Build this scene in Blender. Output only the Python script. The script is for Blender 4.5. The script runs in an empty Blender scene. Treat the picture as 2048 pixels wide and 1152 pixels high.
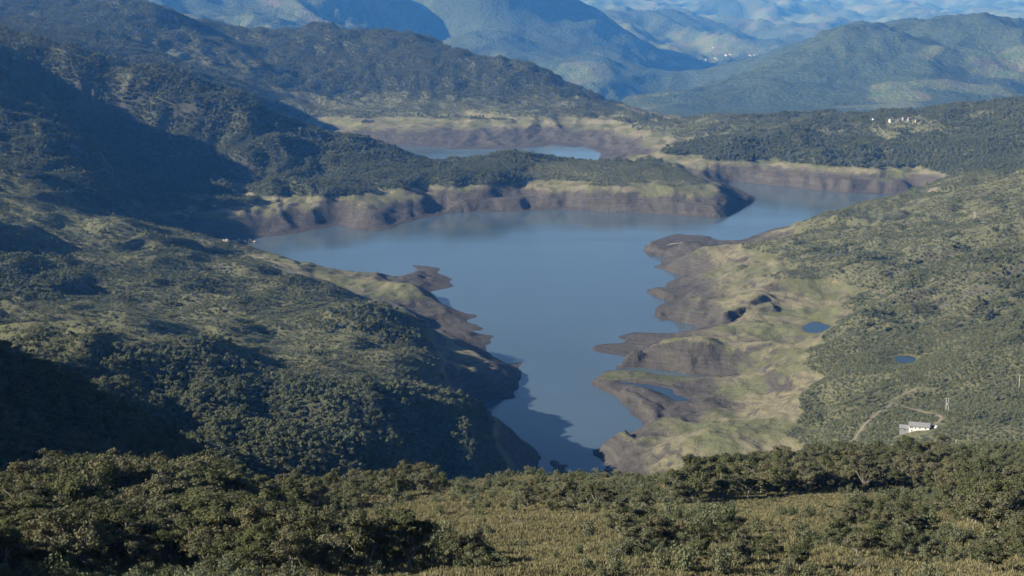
import bpy, math, random, time
import numpy as np
from mathutils import Vector, Matrix
T0 = time.time()
R = math.radians
scene = bpy.context.scene
COL = scene.collection
rng = np.random.default_rng(7)
random.seed(7)

# ------------------------------------------------------------------ camera
CAM_H = 350.0                       # metres above the reservoir
FPX = 3000.0                        # focal length in pixels of a 2048 px wide picture
PITCH = math.atan((576 + 40) / FPX)
cam_d = bpy.data.cameras.new('camera')
cam_d.sensor_width = 36.0
cam_d.lens = 36.0 * FPX / 2048.0
cam_d.clip_start = 1.0
cam_d.clip_end = 120000.0
cam = bpy.data.objects.new('camera', cam_d)
cam.location = (0, 0, CAM_H)
cam.rotation_euler = (math.pi / 2 - PITCH, 0, 0)
COL.objects.link(cam)
scene.camera = cam

# ------------------------------------------------------------------ sky and sun
SUN_EL = R(26.0)
SUN_H = np.array([-0.965, -0.26]); SUN_H /= np.linalg.norm(SUN_H)      # where the sun stands, seen from above
world = bpy.data.worlds.new('World'); scene.world = world
world.use_nodes = True
wn = world.node_tree
for n in list(wn.nodes): wn.nodes.remove(n)
sky = wn.nodes.new('ShaderNodeTexSky'); sky.sky_type = 'NISHITA'
sky.sun_disc = False
sky.sun_elevation = SUN_EL
sky.sun_rotation = math.atan2(SUN_H[0], SUN_H[1])
sky.altitude = 3300; sky.air_density = 0.85; sky.dust_density = 0.1; sky.ozone_density = 1.5
bg = wn.nodes.new('ShaderNodeBackground'); bg.inputs['Strength'].default_value = 0.05
wo = wn.nodes.new('ShaderNodeOutputWorld')
wn.links.new(sky.outputs[0], bg.inputs[0]); wn.links.new(bg.outputs[0], wo.inputs[0])
sun_d = bpy.data.lights.new('sun', 'SUN'); sun_d.energy = 5.0; sun_d.angle = R(0.53)
sun_d.color = (1.0, 0.93, 0.82)
sun = bpy.data.objects.new('sun', sun_d); COL.objects.link(sun)
sv = Vector((SUN_H[0] * math.cos(SUN_EL), SUN_H[1] * math.cos(SUN_EL), math.sin(SUN_EL)))
sun.rotation_euler = sv.to_track_quat('Z', 'Y').to_euler()
sun.location = sv * 3000

vs = scene.view_settings
vs.view_transform = 'Standard'; vs.look = 'None'; vs.exposure = 1.2; vs.gamma = 1.0; vs.use_curve_mapping = False
scene.cycles.use_denoising = True
scene.cycles.max_bounces = 5; scene.cycles.diffuse_bounces = 2; scene.cycles.glossy_bounces = 2
scene.cycles.transmission_bounces = 2; scene.cycles.transparent_max_bounces = 8; scene.cycles.volume_bounces = 1

# ------------------------------------------------------------------ numeric helpers
CP, SP = math.cos(PITCH), math.sin(PITCH)
def ray(u, v):
    """horizontal x and drop per metre of y for a pixel of the 2048 px photograph"""
    a = (np.asarray(u, float) - 1024) / FPX; b = (np.asarray(v, float) - 576) / FPX
    fwd = CP - b * SP; down = SP + b * CP
    return a / fwd, down / fwd
def at_z(u, v, z):
    sx, sd = ray(u, v); y = (CAM_H - z) / sd
    return sx * y, y
def at_y(u, v, y):
    sx, sd = ray(u, v)
    return sx * y, y, CAM_H - sd * y

def _hash(ix, iy, s):
    h = (ix.astype(np.int64) * 374761393 + iy.astype(np.int64) * 668265263 + s * 1442695041) & 0xFFFFFFFF
    h = ((h ^ (h >> 13)) * 1274126177) & 0xFFFFFFFF
    return (h ^ (h >> 16)) & 0xFFFFFFFF
def gnoise(x, y, seed=0):
    x = np.asarray(x, float); y = np.asarray(y, float)
    x0 = np.floor(x); y0 = np.floor(y); fx = x - x0; fy = y - y0
    u = fx * fx * fx * (fx * (fx * 6 - 15) + 10); v = fy * fy * fy * (fy * (fy * 6 - 15) + 10)
    def g(dx, dy):
        a = _hash(x0 + dx, y0 + dy, seed) * (2 * math.pi / 4294967296.0)
        return np.cos(a) * (fx - dx) + np.sin(a) * (fy - dy)
    n0 = g(0, 0) * (1 - u) + g(1, 0) * u
    n1 = g(0, 1) * (1 - u) + g(1, 1) * u
    return 1.5 * (n0 * (1 - v) + n1 * v)
def fbm(x, y, lam, octv=4, seed=0, gain=0.5):
    s = 0; a = 1.0; f = 1.0 / lam
    for o in range(octv):
        s = s + a * gnoise(x * f + 17.3 * o, y * f - 9.1 * o, seed + o); a *= gain; f *= 2.03
    return s
def ridged(x, y, lam, octv=4, seed=0, gain=0.5):
    s = 0; a = 1.0; f = 1.0 / lam
    for o in range(octv):
        s = s + a * (0.5 - np.abs(gnoise(x * f + 7.7 * o, y * f + 3.3 * o, seed + o)) * 1.6); a *= gain; f *= 2.03
    return s
def sstep(a, b, x):
    t = np.clip((x - a) / (b - a), 0, 1)
    return t * t * (3 - 2 * t)

class Grid:
    """regular grid sampled with Catmull-Rom"""
    def __init__(s, x0, y0, st, Z): s.x0, s.y0, s.st, s.Z = x0, y0, st, Z
    def __call__(s, x, y):
        Z = s.Z; ny, nx = Z.shape
        gx = np.clip((x - s.x0) / s.st, 1, nx - 2.001); gy = np.clip((y - s.y0) / s.st, 1, ny - 2.001)
        ix = np.floor(gx).astype(int); iy = np.floor(gy).astype(int); fx = gx - ix; fy = gy - iy
        ix = np.clip(ix, 1, nx - 3); iy = np.clip(iy, 1, ny - 3)
        def w(t): return (-.5*t+t*t-.5*t**3, 1-2.5*t*t+1.5*t**3, .5*t+2*t*t-1.5*t**3, -.5*t*t+.5*t**3)
        wx = w(fx); wy = w(fy); out = 0
        for j in range(4):
            r = 0
            for i in range(4): r = r + wx[i] * Z[iy + j - 1, ix + i - 1]
            out = out + wy[j] * r
        return out

def rbf_grid(P, x0, x1, y0, y1, st, c):
    """Hardy multiquadric surface through the points P (x,y,z) on a regular grid"""
    P = np.asarray(P, float)
    # drop near duplicates
    keep = []
    for i, p in enumerate(P):
        if all((p[0]-P[k][0])**2 + (p[1]-P[k][1])**2 > (c*0.25)**2 for k in keep): keep.append(i)
    P = P[keep]; n = len(P); S = 1000.0
    X = P[:, :2] / S; cc = c / S
    D = np.sqrt(((X[:, None] - X[None]) ** 2).sum(-1) + cc * cc)
    A = np.zeros((n + 3, n + 3)); A[:n, :n] = D + np.eye(n) * -1e-4
    Q = np.c_[np.ones(n), X]; A[:n, n:] = Q; A[n:, :n] = Q.T
    w = np.linalg.solve(A, np.r_[P[:, 2], 0, 0, 0])
    gx = np.arange(x0, x1 + st, st); gy = np.arange(y0, y1 + st, st)
    Z = np.zeros((len(gy), len(gx)))
    dx2 = (gx[:, None] / S - X[None, :, 0]) ** 2 + cc * cc
    for j, yy in enumerate(gy):
        d = np.sqrt(dx2 + ((yy / S - X[:, 1]) ** 2)[None])
        Z[j] = d @ w[:n] + w[n] + w[n+1] * gx / S + w[n+2] * yy / S
    k = np.array([1, 2, 1]) / 4.0
    Zp = np.pad(Z, 1, mode='edge')
    Z = k[0]*Zp[:-2] + k[1]*Zp[1:-1] + k[2]*Zp[2:]
    Z = k[0]*Z[:, :-2] + k[1]*Z[:, 1:-1] + k[2]*Z[:, 2:]
    return Grid(x0, y0, st, Z)

def poly_sdf(px, py, poly):
    """signed distance, negative inside"""
    poly = np.asarray(poly, float); a = poly; b = np.roll(poly, -1, 0)
    best = np.full(px.shape, 1e18); ins = np.zeros(px.shape, bool)
    for (x0, y0), (x1, y1) in zip(a, b):
        ex, ey = x1 - x0, y1 - y0; L = ex * ex + ey * ey + 1e-12
        t = np.clip(((px - x0) * ex + (py - y0) * ey) / L, 0, 1)
        d = (px - x0 - t * ex) ** 2 + (py - y0 - t * ey) ** 2
        np.minimum(best, d, out=best)
        if y0 != y1:
            cnd = (y0 > py) != (y1 > py)
            ins ^= cnd & (px < x0 + (py - y0) * ex / ey)
    d = np.sqrt(best)
    return np.where(ins, -d, d)

# ------------------------------------------------------------------ the reservoir's outline (photograph pixels on the water plane)
LAKE_PX = [(400,497),(430,484),(445,487),(475,488),(512,487),(508,476),(560,471),(600,466),(636,459),(660,454),(690,450),
 (702,457),(720,461),(775,460),(790,455),(800,449),(822,443),(845,437),(866,434),(880,430),(905,426),(960,424),(1000,423),(1030,423),
 (1045,425),(1073,420),(1120,419),(1180,421),(1250,425),(1300,427),(1360,431),(1443,437),(1458,432),(1470,425),(1490,412),(1509,401),
 (1512,396),(1494,387),(1474,376),(1456,366),(1470,364),(1500,366),(1530,369),(1565,372),(1600,376),(1650,382),(1690,386),(1715,387),(1740,388),
 (1765,387),(1800,388),(1845,389),(1858,394),(1845,402),(1790,410),(1740,420),(1700,432),(1660,443),(1610,448),
 (1545,458),(1515,468),(1487,479),(1450,482),(1436,480),(1420,473),(1400,470),(1370,470),(1356,467),(1340,470),(1310,481),(1292,491),
 (1288,499),(1299,510),(1328,512),(1323,523),(1324,529),(1306,533),(1333,541),(1358,547),(1367,552),(1338,562),(1332,574),(1294,579),
 (1300,589),(1328,599),(1340,601),(1312,616),(1312,622),(1308,632),(1319,638),(1362,644),(1392,650),(1392,657),(1380,663),(1334,667),
 (1266,664),(1232,674),(1255,681),(1239,687),(1221,687),(1192,690),(1178,699),(1202,706),(1239,711),(1258,720),(1247,727),(1226,737),
 (1265,736),(1297,736),(1331,740),(1371,748),(1411,751),(1389,754),(1330,750),(1292,745),(1252,740),(1213,742),(1202,751),(1184,760),
 (1207,782),(1239,798),(1260,814),(1259,826),(1287,842),(1283,859),(1285,865),(1255,866),(1223,877),(1213,891),(1184,900),(1184,909),
 (1202,917),(1215,928),(1213,938),(1190,950),(1150,956),(1110,958),(1085,948),(1072,935),(1081,917),(1076,908),(1062,894),(1046,880),(1026,872),
 (1010,866),(985,845),(965,825),(955,812),(968,807),(978,801),(998,798),(1021,799),(1033,795),(1022,784),(1041,774),(1033,767),
 (1043,753),(1037,739),(1046,727),(1042,722),(1030,724),(1018,731),(1000,724),(990,716),(975,706),(969,692),(985,686),(977,681),(992,671),(969,669),
 (948,668),(932,663),(954,663),(969,658),(952,649),(940,647),(930,641),(954,635),(950,629),(930,627),(905,617),(880,607),(862,592),(866,582),
 (895,577),(909,573),(897,563),(907,559),(885,551),(874,547),(882,538),(865,534),(845,531),(822,530),(829,537),(838,543),(811,551),
 (790,554),(740,554),(700,556),(640,552),(560,538),(480,518),(430,503)]
LAKE2_PX = [(640,276),(700,283),(760,287),(800,290),(850,293),(905,299),(950,298),(1000,298),(1040,296),(1085,293),(1105,288),(1128,293),(1150,295),
 (1165,292),(1190,300),(1202,308),(1195,319),(1150,328),(1100,330),(1000,337),(900,337),(800,327),(700,306),(640,290)]
ISLE_PX = [(1097,925),(1101,920),(1107,918),(1118,924),(1126,930),(1136,928),(1139,930),(1128,936),(1138,943),(1142,951),(1112,960),(1107,946),(1100,935)]
BAR_PX = [(921,547.5),(930,546.8),(940,547.7),(932,549),(925,548.8)]
POND1_PX = [(1602,657),(1609,651),(1622,645),(1638,643),(1650,648),(1662,652),(1655,659),(1645,664),(1630,667),(1611,664)]; POND1_Z = 21.0
POND2_PX = [(1787,716),(1800,712),(1815,711),(1829,715),(1831,722),(1818,728),(1803,728),(1793,723)]; POND2_Z = 52.0
POND3_PX = [(1232,762),(1250,764),(1270,766),(1300,769),(1345,778),(1352,789),(1385,800),(1375,803),(1356,804),(1340,797),(1322,786),(1300,778),(1272,771),(1248,770)]; POND3_Z = 3.0
def wpoly(px, z=0.0):
    return np.array([at_z(u, v, z) for u, v in px])
LAKE = wpoly(LAKE_PX); LAKE2 = wpoly(LAKE2_PX); ISLE = wpoly(ISLE_PX); BAR = wpoly(BAR_PX)
POND1 = wpoly(POND1_PX, POND1_Z); POND2 = wpoly(POND2_PX, POND2_Z); POND3 = wpoly(POND3_PX, POND3_Z)

# ------------------------------------------------------------------ control heights of the terrain
CT = []
def cz(z, *px):                      # points known to lie on a contour
    for u, v in px:
        x, y = at_z(u, v, z); CT.append((x, y, z))
def cd(*t):                          # (u, v, distance): what stands at that range
    for u, v, d in t: CT.append(at_y(u, v, d))
def cw(*t):                          # world points outside the view
    CT.extend(t)
for P in (LAKE, LAKE2):
    n = len(P)
    for i in range(n):
        a, b = P[i], P[(i + 1) % n]; L = np.hypot(*(b - a)); k = max(1, int(L // 60))
        for j in range(k):
            q = a + (b - a) * j / k; CT.append((q[0], q[1], 0.0))
gx, gy = np.meshgrid(np.arange(-800, 900, 60.0), np.arange(950, 3500, 60.0))
for P in (LAKE, LAKE2):
    d = poly_sdf(gx, gy, P)
    for x, y, dd in zip(gx[d < -35], gy[d < -35], d[d < -35]): CT.append((x, y, max(-9.0, dd * 0.12)))
HW = 34.0                            # the old high water line, lower edge of the scrub
cz(HW, (400,425),(460,410),(520,402),(560,402),(620,396),(690,390),(760,385),(830,379),(900,373),(940,371),(1000,369),(1050,363),(1075,361),
   (1150,361),(1250,364),(1330,369),(1380,370),(1408,368),(1415,361),(1395,352))
cz(15, (560,440),(640,428),(720,430),(800,415),(870,400),(940,395),(1010,395),(1060,395),(1110,397),(1180,400),(1250,403),(1320,406),(1380,408),(1430,410),(1460,395),(1470,388))
cz(HW, (1500,322),(1520,317),(1560,323),(1620,331),(1660,334),(1700,335),(1745,339),(1790,337),(1830,337))
cz(20, (1480,340))
# right bank
cz(HW, (1590,448),(1600,468),(1560,488),(1520,502),(1503,517),(1530,537),(1490,547),(1600,557),(1690,562),(1728,585),(1712,602),(1672,615),(1682,640),
   (1672,665),(1660,690),(1640,703),(1650,728),(1652,748),(1650,768),(1612,783),(1600,803),(1562,832),(1572,872),(1592,897),(1440,850),(1425,880),(1470,868),(1520,885))
cz(15, (1545,466),(1500,483),(1440,492),(1400,497),(1360,490),(1370,520),(1420,530),(1400,550),(1425,565),(1420,590),(1380,600),(1415,610),(1430,630),(1420,655))
cz(14, (1450,640),(1400,678),(1340,688),(1290,697),(1260,705),(1300,703),(1360,710),(1420,713),(1470,712))
cz(20, (1500,640),(1560,640),(1540,690),(1480,690),(1580,660),(1600,625))
cz(24, (1515,688),(1550,700),(1590,705),(1620,690))
cz(6, (1340,768),(1400,757),(1240,752),(1280,757),(1440,752),(1410,790),(1430,770))
cz(10, (1420,760),(1470,755),(1460,790),(1390,815),(1450,800),(1500,735))
cz(8, (1260,782),(1290,788),(1330,805),(1215,765),(1350,818))
cz(14, (1350,835),(1310,850),(1290,825),(1310,835),(1330,790+40),(1400,830),(1480,820),(1530,780))
cz(22, (1400,845),(1480,840),(1530,820),(1560,760),(1380,868),(1330,880))
cz(16, (1300,878),(1250,884),(1330,892),(1290,895),(1220,890+5))
cz(26, (1560,600),(1480,600),(1500,570),(1470,545),(1490,525),(1600,580),(1650,575))
cz(2.5, (1300,762),(1360,790))
cz(POND1_Z, (1595,655),(1668,655),(1630,638),(1632,672)); cz(POND1_Z - 2, (1630,656))
cz(POND2_Z, (1780,718),(1838,720),(1810,705),(1810,734)); cz(POND2_Z - 2, (1810,720))
cz(50, (1700,800),(1760,690),(1700,640),(1720,520),(1660,490),(1720,430),(1700,740),(1660,850))
cz(45, (1742,402),(1690,425),(1640,440))
cz(58, (1800,640),(1790,560),(1780,480),(1800,410),(1770,780),(1740,870))
cz(66, (1835,862),(1850,800),(1880,700),(1870,600),(1880,500),(1850,379),(1880,440))
cz(75, (1900,354),(1900,870),(1950,800),(1960,650),(1950,520),(1950,430),(1940,400))
cz(85, (1965,346),(2040,880),(2045,800),(2045,700),(2040,600))
cz(100, (2045,350),(2045,420),(2045,500))
# far right hills beyond the right arm
cd((2048,315,2450),(2048,250,2650),(2048,203,2900),(1960,330,2420),(1920,300,2560),(1900,232,2920),(1860,245,2860),(1960,217,2920),
   (1800,243,2950),(1740,243,2960),(1650,240,3020),(1560,242,3080),(1500,246,3100),(1420,244,3200),(1335,241,3300),
   (1850,290,2700),(1780,300,2680),(1700,290,2740),(1600,285,2800),(1520,290,2780),(1450,300,2760),(1400,280,2950),(1330,275,3080),(1280,280,3150),
   (1450,330,2660),(1400,322,2720),(1350,305,2800),(1270,310,2900),(1905,340,2450),(1870,335,2520))
cd((1240,250,3380),(1200,270,3300),(1180,285,3230))
# far lake bench and the wooded hill behind it
cz(20, (640,262),(700,263),(800,263),(900,262),(960,262),(1040,258),(1160,256))
cz(28, (620,248),(700,250),(800,250),(900,248),(1000,249),(1100,248),(1180,250))
cz(HW, (600,236),(700,236),(800,236),(900,236),(1000,236),(1100,237),(1200,240),(1270,238))
cd((700,215,3720),(800,212,3740),(900,212,3740),(1000,212,3740),(1100,215,3720),(1180,222,3650),
   (560,200,3650),(650,192,3850),(800,192,3900),(950,192,3920),(1080,195,3900),
   (480,80,4350),(500,68,4400),(560,60,4450),(620,50,4500),(700,62,4450),(760,65,4430),(820,65,4400),(850,90,4330),(900,105,4260),(1000,120,4200),
   (1060,135,4130),(1100,165,4050),(1140,186,3980),(1200,206,3850),(1270,224,3700),(1330,241,3450),
   (600,110,4200),(700,125,4150),(800,130,4120),(900,145,4080),(1000,160,4030),(650,150,4020),(850,165,4000),(550,120,4080),
   (440,95,4300),(380,120,3850),(300,112,3800),(460,160,3550),(540,205,3480),(600,232,3420))
cd((-60,20,4200),(0,14,4200),(60,25,4180),(130,22,4200),(200,12,4250),(260,0,4300),(330,17,4300),(360,40,4260),(440,82,4250),
   (120,60,3750),(250,70,3750),(350,85,3900),(200,92,3420),(320,128,3400),(60,62,3480),(420,150,3400),(500,192,3300))
# ridge above the dark gully, then the spine of the peninsula
cd((-40,55,2700),(0,60,2720),(50,72,2730),(100,85,2740),(200,112,2740),(280,135,2720),(350,150,2700),(420,172,2680),(500,197,2660),(560,232,2620),
   (625,270,2580),(690,292,2560),(750,304,2550),(870,318,2540),(940,322,2540),(1010,311,2530),(1060,316,2510),(1100,325,2500),(1200,322,2480),(1300,331,2450),(1370,346,2420),
   (700,340,2420),(800,350,2400),(600,330,2420),(900,350,2410),(1000,340,2430),(1150,345,2420),(560,350,2330),(540,300,2420),(500,270,2440))
for u_, v_ in ((-40,55),(0,60),(100,85),(200,112),(280,135),(350,150),(430,172),(500,197)):
    x_, y_, z_ = at_y(u_, v_, 2960); CT.append((x_, y_, z_ - 48))
cd((90,128,2560),(180,138,2570),(280,163,2560),(360,185,2560),(430,205,2560))
cd((250,225,2520),(330,250,2510),(420,290,2480),(170,210,2510),(200,290,2420),(300,330,2390),(400,370,2290),(300,400,2210),(450,440,2060),(380,450,2050),(470,330,2400))
cd((0,135,2330),(30,170,2240),(60,210,2160),(100,255,2080),(150,310,2010),(200,370,1950),(235,410,1920),(0,240,2060),(0,320,1950),(60,320,1950))
cd((-150,60,2300),(-150,150,2150),(-200,30,2600),(-250,250,1900))
# left bank: far spur, the benches and the near steep spur
cd((0,365,1790),(60,372,1800),(120,390,1810),(200,422,1830),(300,455,1840),(370,472,1845),(430,489,1840),(500,506,1825),(560,523,1805),(610,535,1790))
cz(9, (645,542),(720,547),(800,548)); cz(18, (640,570),(700,572),(760,580),(820,585)); cz(13, (860,595),(850,575))
cz(7, (850,553),(840,537))
cd((0,470,1560),(100,480,1570),(200,500,1580),(300,520,1575),(400,530,1590),(500,550,1560),(600,575,1500),
   (0,550,1400),(100,560,1420),(200,570,1430),(300,580,1430),(400,590,1430),(500,600,1430),(600,610,1430))
cd((700,600,1490),(780,610,1520),(840,612,1565),(900,630,1530),(700,622,1380),(770,632,1365),(830,645,1350),(870,668,1342),(910,690,1345),(960,705,1352),(1000,722,1352),
   (600,620,1390),(500,620,1380),(400,630,1360),(300,640,1320),(200,630,1300),(100,620,1290),(0,620,1280))
cz(9, (880,622),(930,650)); cz(14, (830,625)); cz(3, (880,640),(920,660),(975,675)); cz(6, (900,668),(930,680)); cz(12, (1015,738),(1000,750)); cz(14, (960,745),(985,765)); cz(4, (1000,785),(960,795))
cz(30, (900,720)); cz(40, (860,720),(880,745)); cz(46, (820,720))
cd((0,690,1030),(100,690,1025),(200,685,1030),(340,688,1010),(420,700,1005),(500,716,1000),(600,735,1000),(700,752,1000),(780,768,1002),(850,786,1018),(910,802,1034),(950,816,1048),(990,837,1062),(1030,866,1070))
cd((0,655,1140),(150,655,1150),(300,665,1140),(450,680,1130),(600,700,1130),(720,720,1130))
cd((340,760,930),(450,790,910),(550,820,890),(650,850,880),(750,880,880),(850,910,890),(930,910,920),(1000,930,950),
   (500,880,850),(600,920,830),(400,850,870),(700,950,830),(300,820,880),(900,945,900),(230,760,930),(100,740,930),(0,740,930),(150,800,880))
# valley below the camera, hidden behind the foreground crest
cw((0,450,180),(0,600,105),(10,800,25),(40,900,6),(60,960,2),(-60,500,140),(-150,620,130),(-100,760,50),(120,450,180),(140,600,115),(170,760,60),(140,900,25),
   (250,480,165),(290,620,110),(330,760,85),(240,850,55),(400,480,170),(420,650,120),(-60,420,165),(-250,640,160))
# near dark hillside on the left and the ridge outside the frame that shades it
cd((0,762,540),(60,775,535),(120,795,530),(230,832,520),(330,890,505),(420,950,490),(480,995,475))
cd((0,900,410),(150,930,395),(280,960,380),(380,1000,360),(0,990,330),(60,960,350))
cw((-300,420,312),(-270,350,318),(-420,420,340),(-380,560,290),(-480,600,300),(-420,760,205),(-300,300,300),(-230,220,312),(-160,150,314),(-115,95,334),(-110,60,346),(-520,800,200),(-560,1000,150),(-640,1300,135),(-800,1500,150),
   (-500,350,345),(-700,700,300),(-245,520,262))
# foreground slope
cd((1024,1152,115),(600,1152,112),(300,1152,110),(0,1152,108),(1500,1152,118),(2048,1152,122),
   (1024,1050,175),(1024,985,250),(1024,952,300),(700,1080,160),(700,1020,215),(700,992,262),(560,1008,250),(450,1030,235),(900,965,290),(850,1000,225),
   (1200,1060,170),(1250,985,260),(1300,962,300),(1400,962,315),(1550,945,330),(1700,925,345),(1850,910,360),(2048,905,365),
   (1500,1050,180),(1500,1000,245),(1750,1040,195),(1750,985,265),(2040,1060,180),(2040,985,265),(1900,960,300),
   (250,1045,190),(100,1060,175),(400,1060,185),(250,1100,145),(20,1080,158),(120,1020,215),(330,1015,215))
cw((0,40,326),(0,0,342),(0,-40,347),(0,80,311),(28,85,309),(-28,85,311),(60,20,332),(-60,20,338),(120,60,318),(-55,80,318),(15,60,318),(-15,60,319),(160,150,300),(220,250,270),(300,350,240),(500,350,230),(600,600,160),(620,900,110),(700,1200,110),(800,1500,120),(950,1900,130),
   (1100,2400,130),(1300,2900,150),(1500,3500,100),(400,100,300),(200,20,330))
cw((-1200,2600,300),(-1100,2000,250),(-1500,3200,330),(-1500,4300,330))
# the ground falls away behind the near hills
cw((-1600,5200,120),(-900,5100,60),(-300,5200,-60),(200,4900,-120),(700,4600,-120),(1100,4300,-80),(1500,4300,-60),(1900,4300,-40),(400,4300,-60),(800,3900,-40),(1200,3700,-20),(0,5600,-150),(800,5600,-220),(1800,5600,-200),(-900,5600,-50),
   (500,3800,0))
t = time.time()
BASE = rbf_grid(CT, -1900, 2100, -80, 5600, 10.0, 22.0)
print('control points', len(CT), 'rbf %.1fs' % (time.time() - t))

# distance to the water, on its own grid
t = time.time()
sx0, sy0, sst = -820.0, 940.0, 4.0
gx, gy = np.meshgrid(np.arange(sx0, 900, sst), np.arange(sy0, 3520, sst))
sd = np.minimum(poly_sdf(gx, gy, LAKE), poly_sdf(gx, gy, LAKE2))
sd = np.maximum(sd, -poly_sdf(gx, gy, ISLE)); sd = np.maximum(sd, -poly_sdf(gx, gy, BAR))
SDF = Grid(sx0, sy0, sst, sd)
print('sdf %.1fs' % (time.time() - t))
def lake_d(x, y):
    d = SDF(x, y)
    ox = np.maximum(np.maximum(sx0 - x, x - 890), 0); oy = np.maximum(np.maximum(sy0 - y, y - 3510), 0)
    return d + np.hypot(ox, oy)

SHADOW_KNOLLS = []  # bumps added to the ground so their steep right sides throw shade
def base_ray(u, v):
    sx, sdn = ray(u, v); ys = np.geomspace(400, 4000, 1200); k = np.nonzero((CAM_H - sdn * ys) - BASE(sx * ys, ys) < 0)[0]
    return sx * ys[k[0]], ys[k[0]]
for u_, v_, h_, r_ in ((135,578,13,32),(-15,485,16,45),(370,500,10,40),(655,585,11,38),(480,625,8,28),(810,738,9,30),(590,560,8,30),(215,795,12,28),(690,690,7,28),(250,470,9,40),(760,640,7,26),
                       (1880,480,6,30),(1760,545,8,26),(1700,560,5,18),(1950,600,6,28),(1830,250,10,60),(1480,300,9,50),(1600,290,12,60),(1690,280,8,60)):
    SHADOW_KNOLLS.append((*base_ray(u_, v_), h_, r_))
PLATEAUS = []
def plateau(h, ramp, foot, back):
    PLATEAUS.append((h, ramp, np.r_[wpoly(foot, 0.5), wpoly(back, h)]))
plateau(14, 9, [(1238,712),(1258,720),(1247,728),(1232,736),(1265,735),(1297,735),(1331,739),(1371,747),(1411,750),(1440,745),(1480,738),(1500,735)], [(1540,700),(1480,688),(1380,690),(1290,696)])
plateau(25, 12, [(1478,742),(1520,733),(1560,727),(1590,718)], [(1640,700),(1600,686),(1560,690),(1500,692)])
plateau(8, 9, [(1292,491),(1288,499),(1299,510),(1328,512),(1345,516),(1385,520)], [(1430,502),(1430,486),(1340,478)])
plateau(10, 9, [(1310,532),(1333,541),(1358,547),(1385,552),(1420,550)], [(1450,530),(1400,523),(1340,526)])
plateau(6, 8, [(1294,579),(1300,589),(1328,599),(1345,600),(1400,600)], [(1440,585),(1400,572),(1340,572)])
plateau(13, 12, [(1310,622),(1308,632),(1319,638),(1362,644),(1392,650),(1425,652),(1475,642)], [(1510,618),(1430,607),(1340,615)])
plateau(24, 11, [(1420,668),(1470,650),(1540,640),(1560,648)], [(1580,622),(1500,618),(1450,632)])
plateau(8.5, 8, [(1190,764),(1207,782),(1239,798),(1260,814),(1259,826),(1287,842),(1283,859)], [(1340,846),(1330,808),(1290,784),(1245,770)])
plateau(17, 22, [(1262,872),(1223,879),(1213,891),(1186,901),(1186,909),(1203,917),(1216,928),(1214,940)], [(1330,925),(1380,900),(1330,880)])
plateau(16, 26, [(880,430),(905,426),(960,424),(1000,423),(1030,423),(1045,425),(1073,420),(1120,419),(1180,421),(1250,425),(1300,427),(1360,431),(1443,437),(1458,432),(1470,425),(1490,412)], [(1460,385),(1400,385),(1200,385),(1000,385),(900,390)])
plateau(20, 24, [(1500,366),(1530,369),(1565,372),(1600,376),(1650,382),(1690,386),(1715,387),(1740,388),(1765,387),(1800,388),(1835,389)], [(1835,352),(1800,352),(1740,350),(1650,338),(1560,328),(1510,325)])
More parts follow.
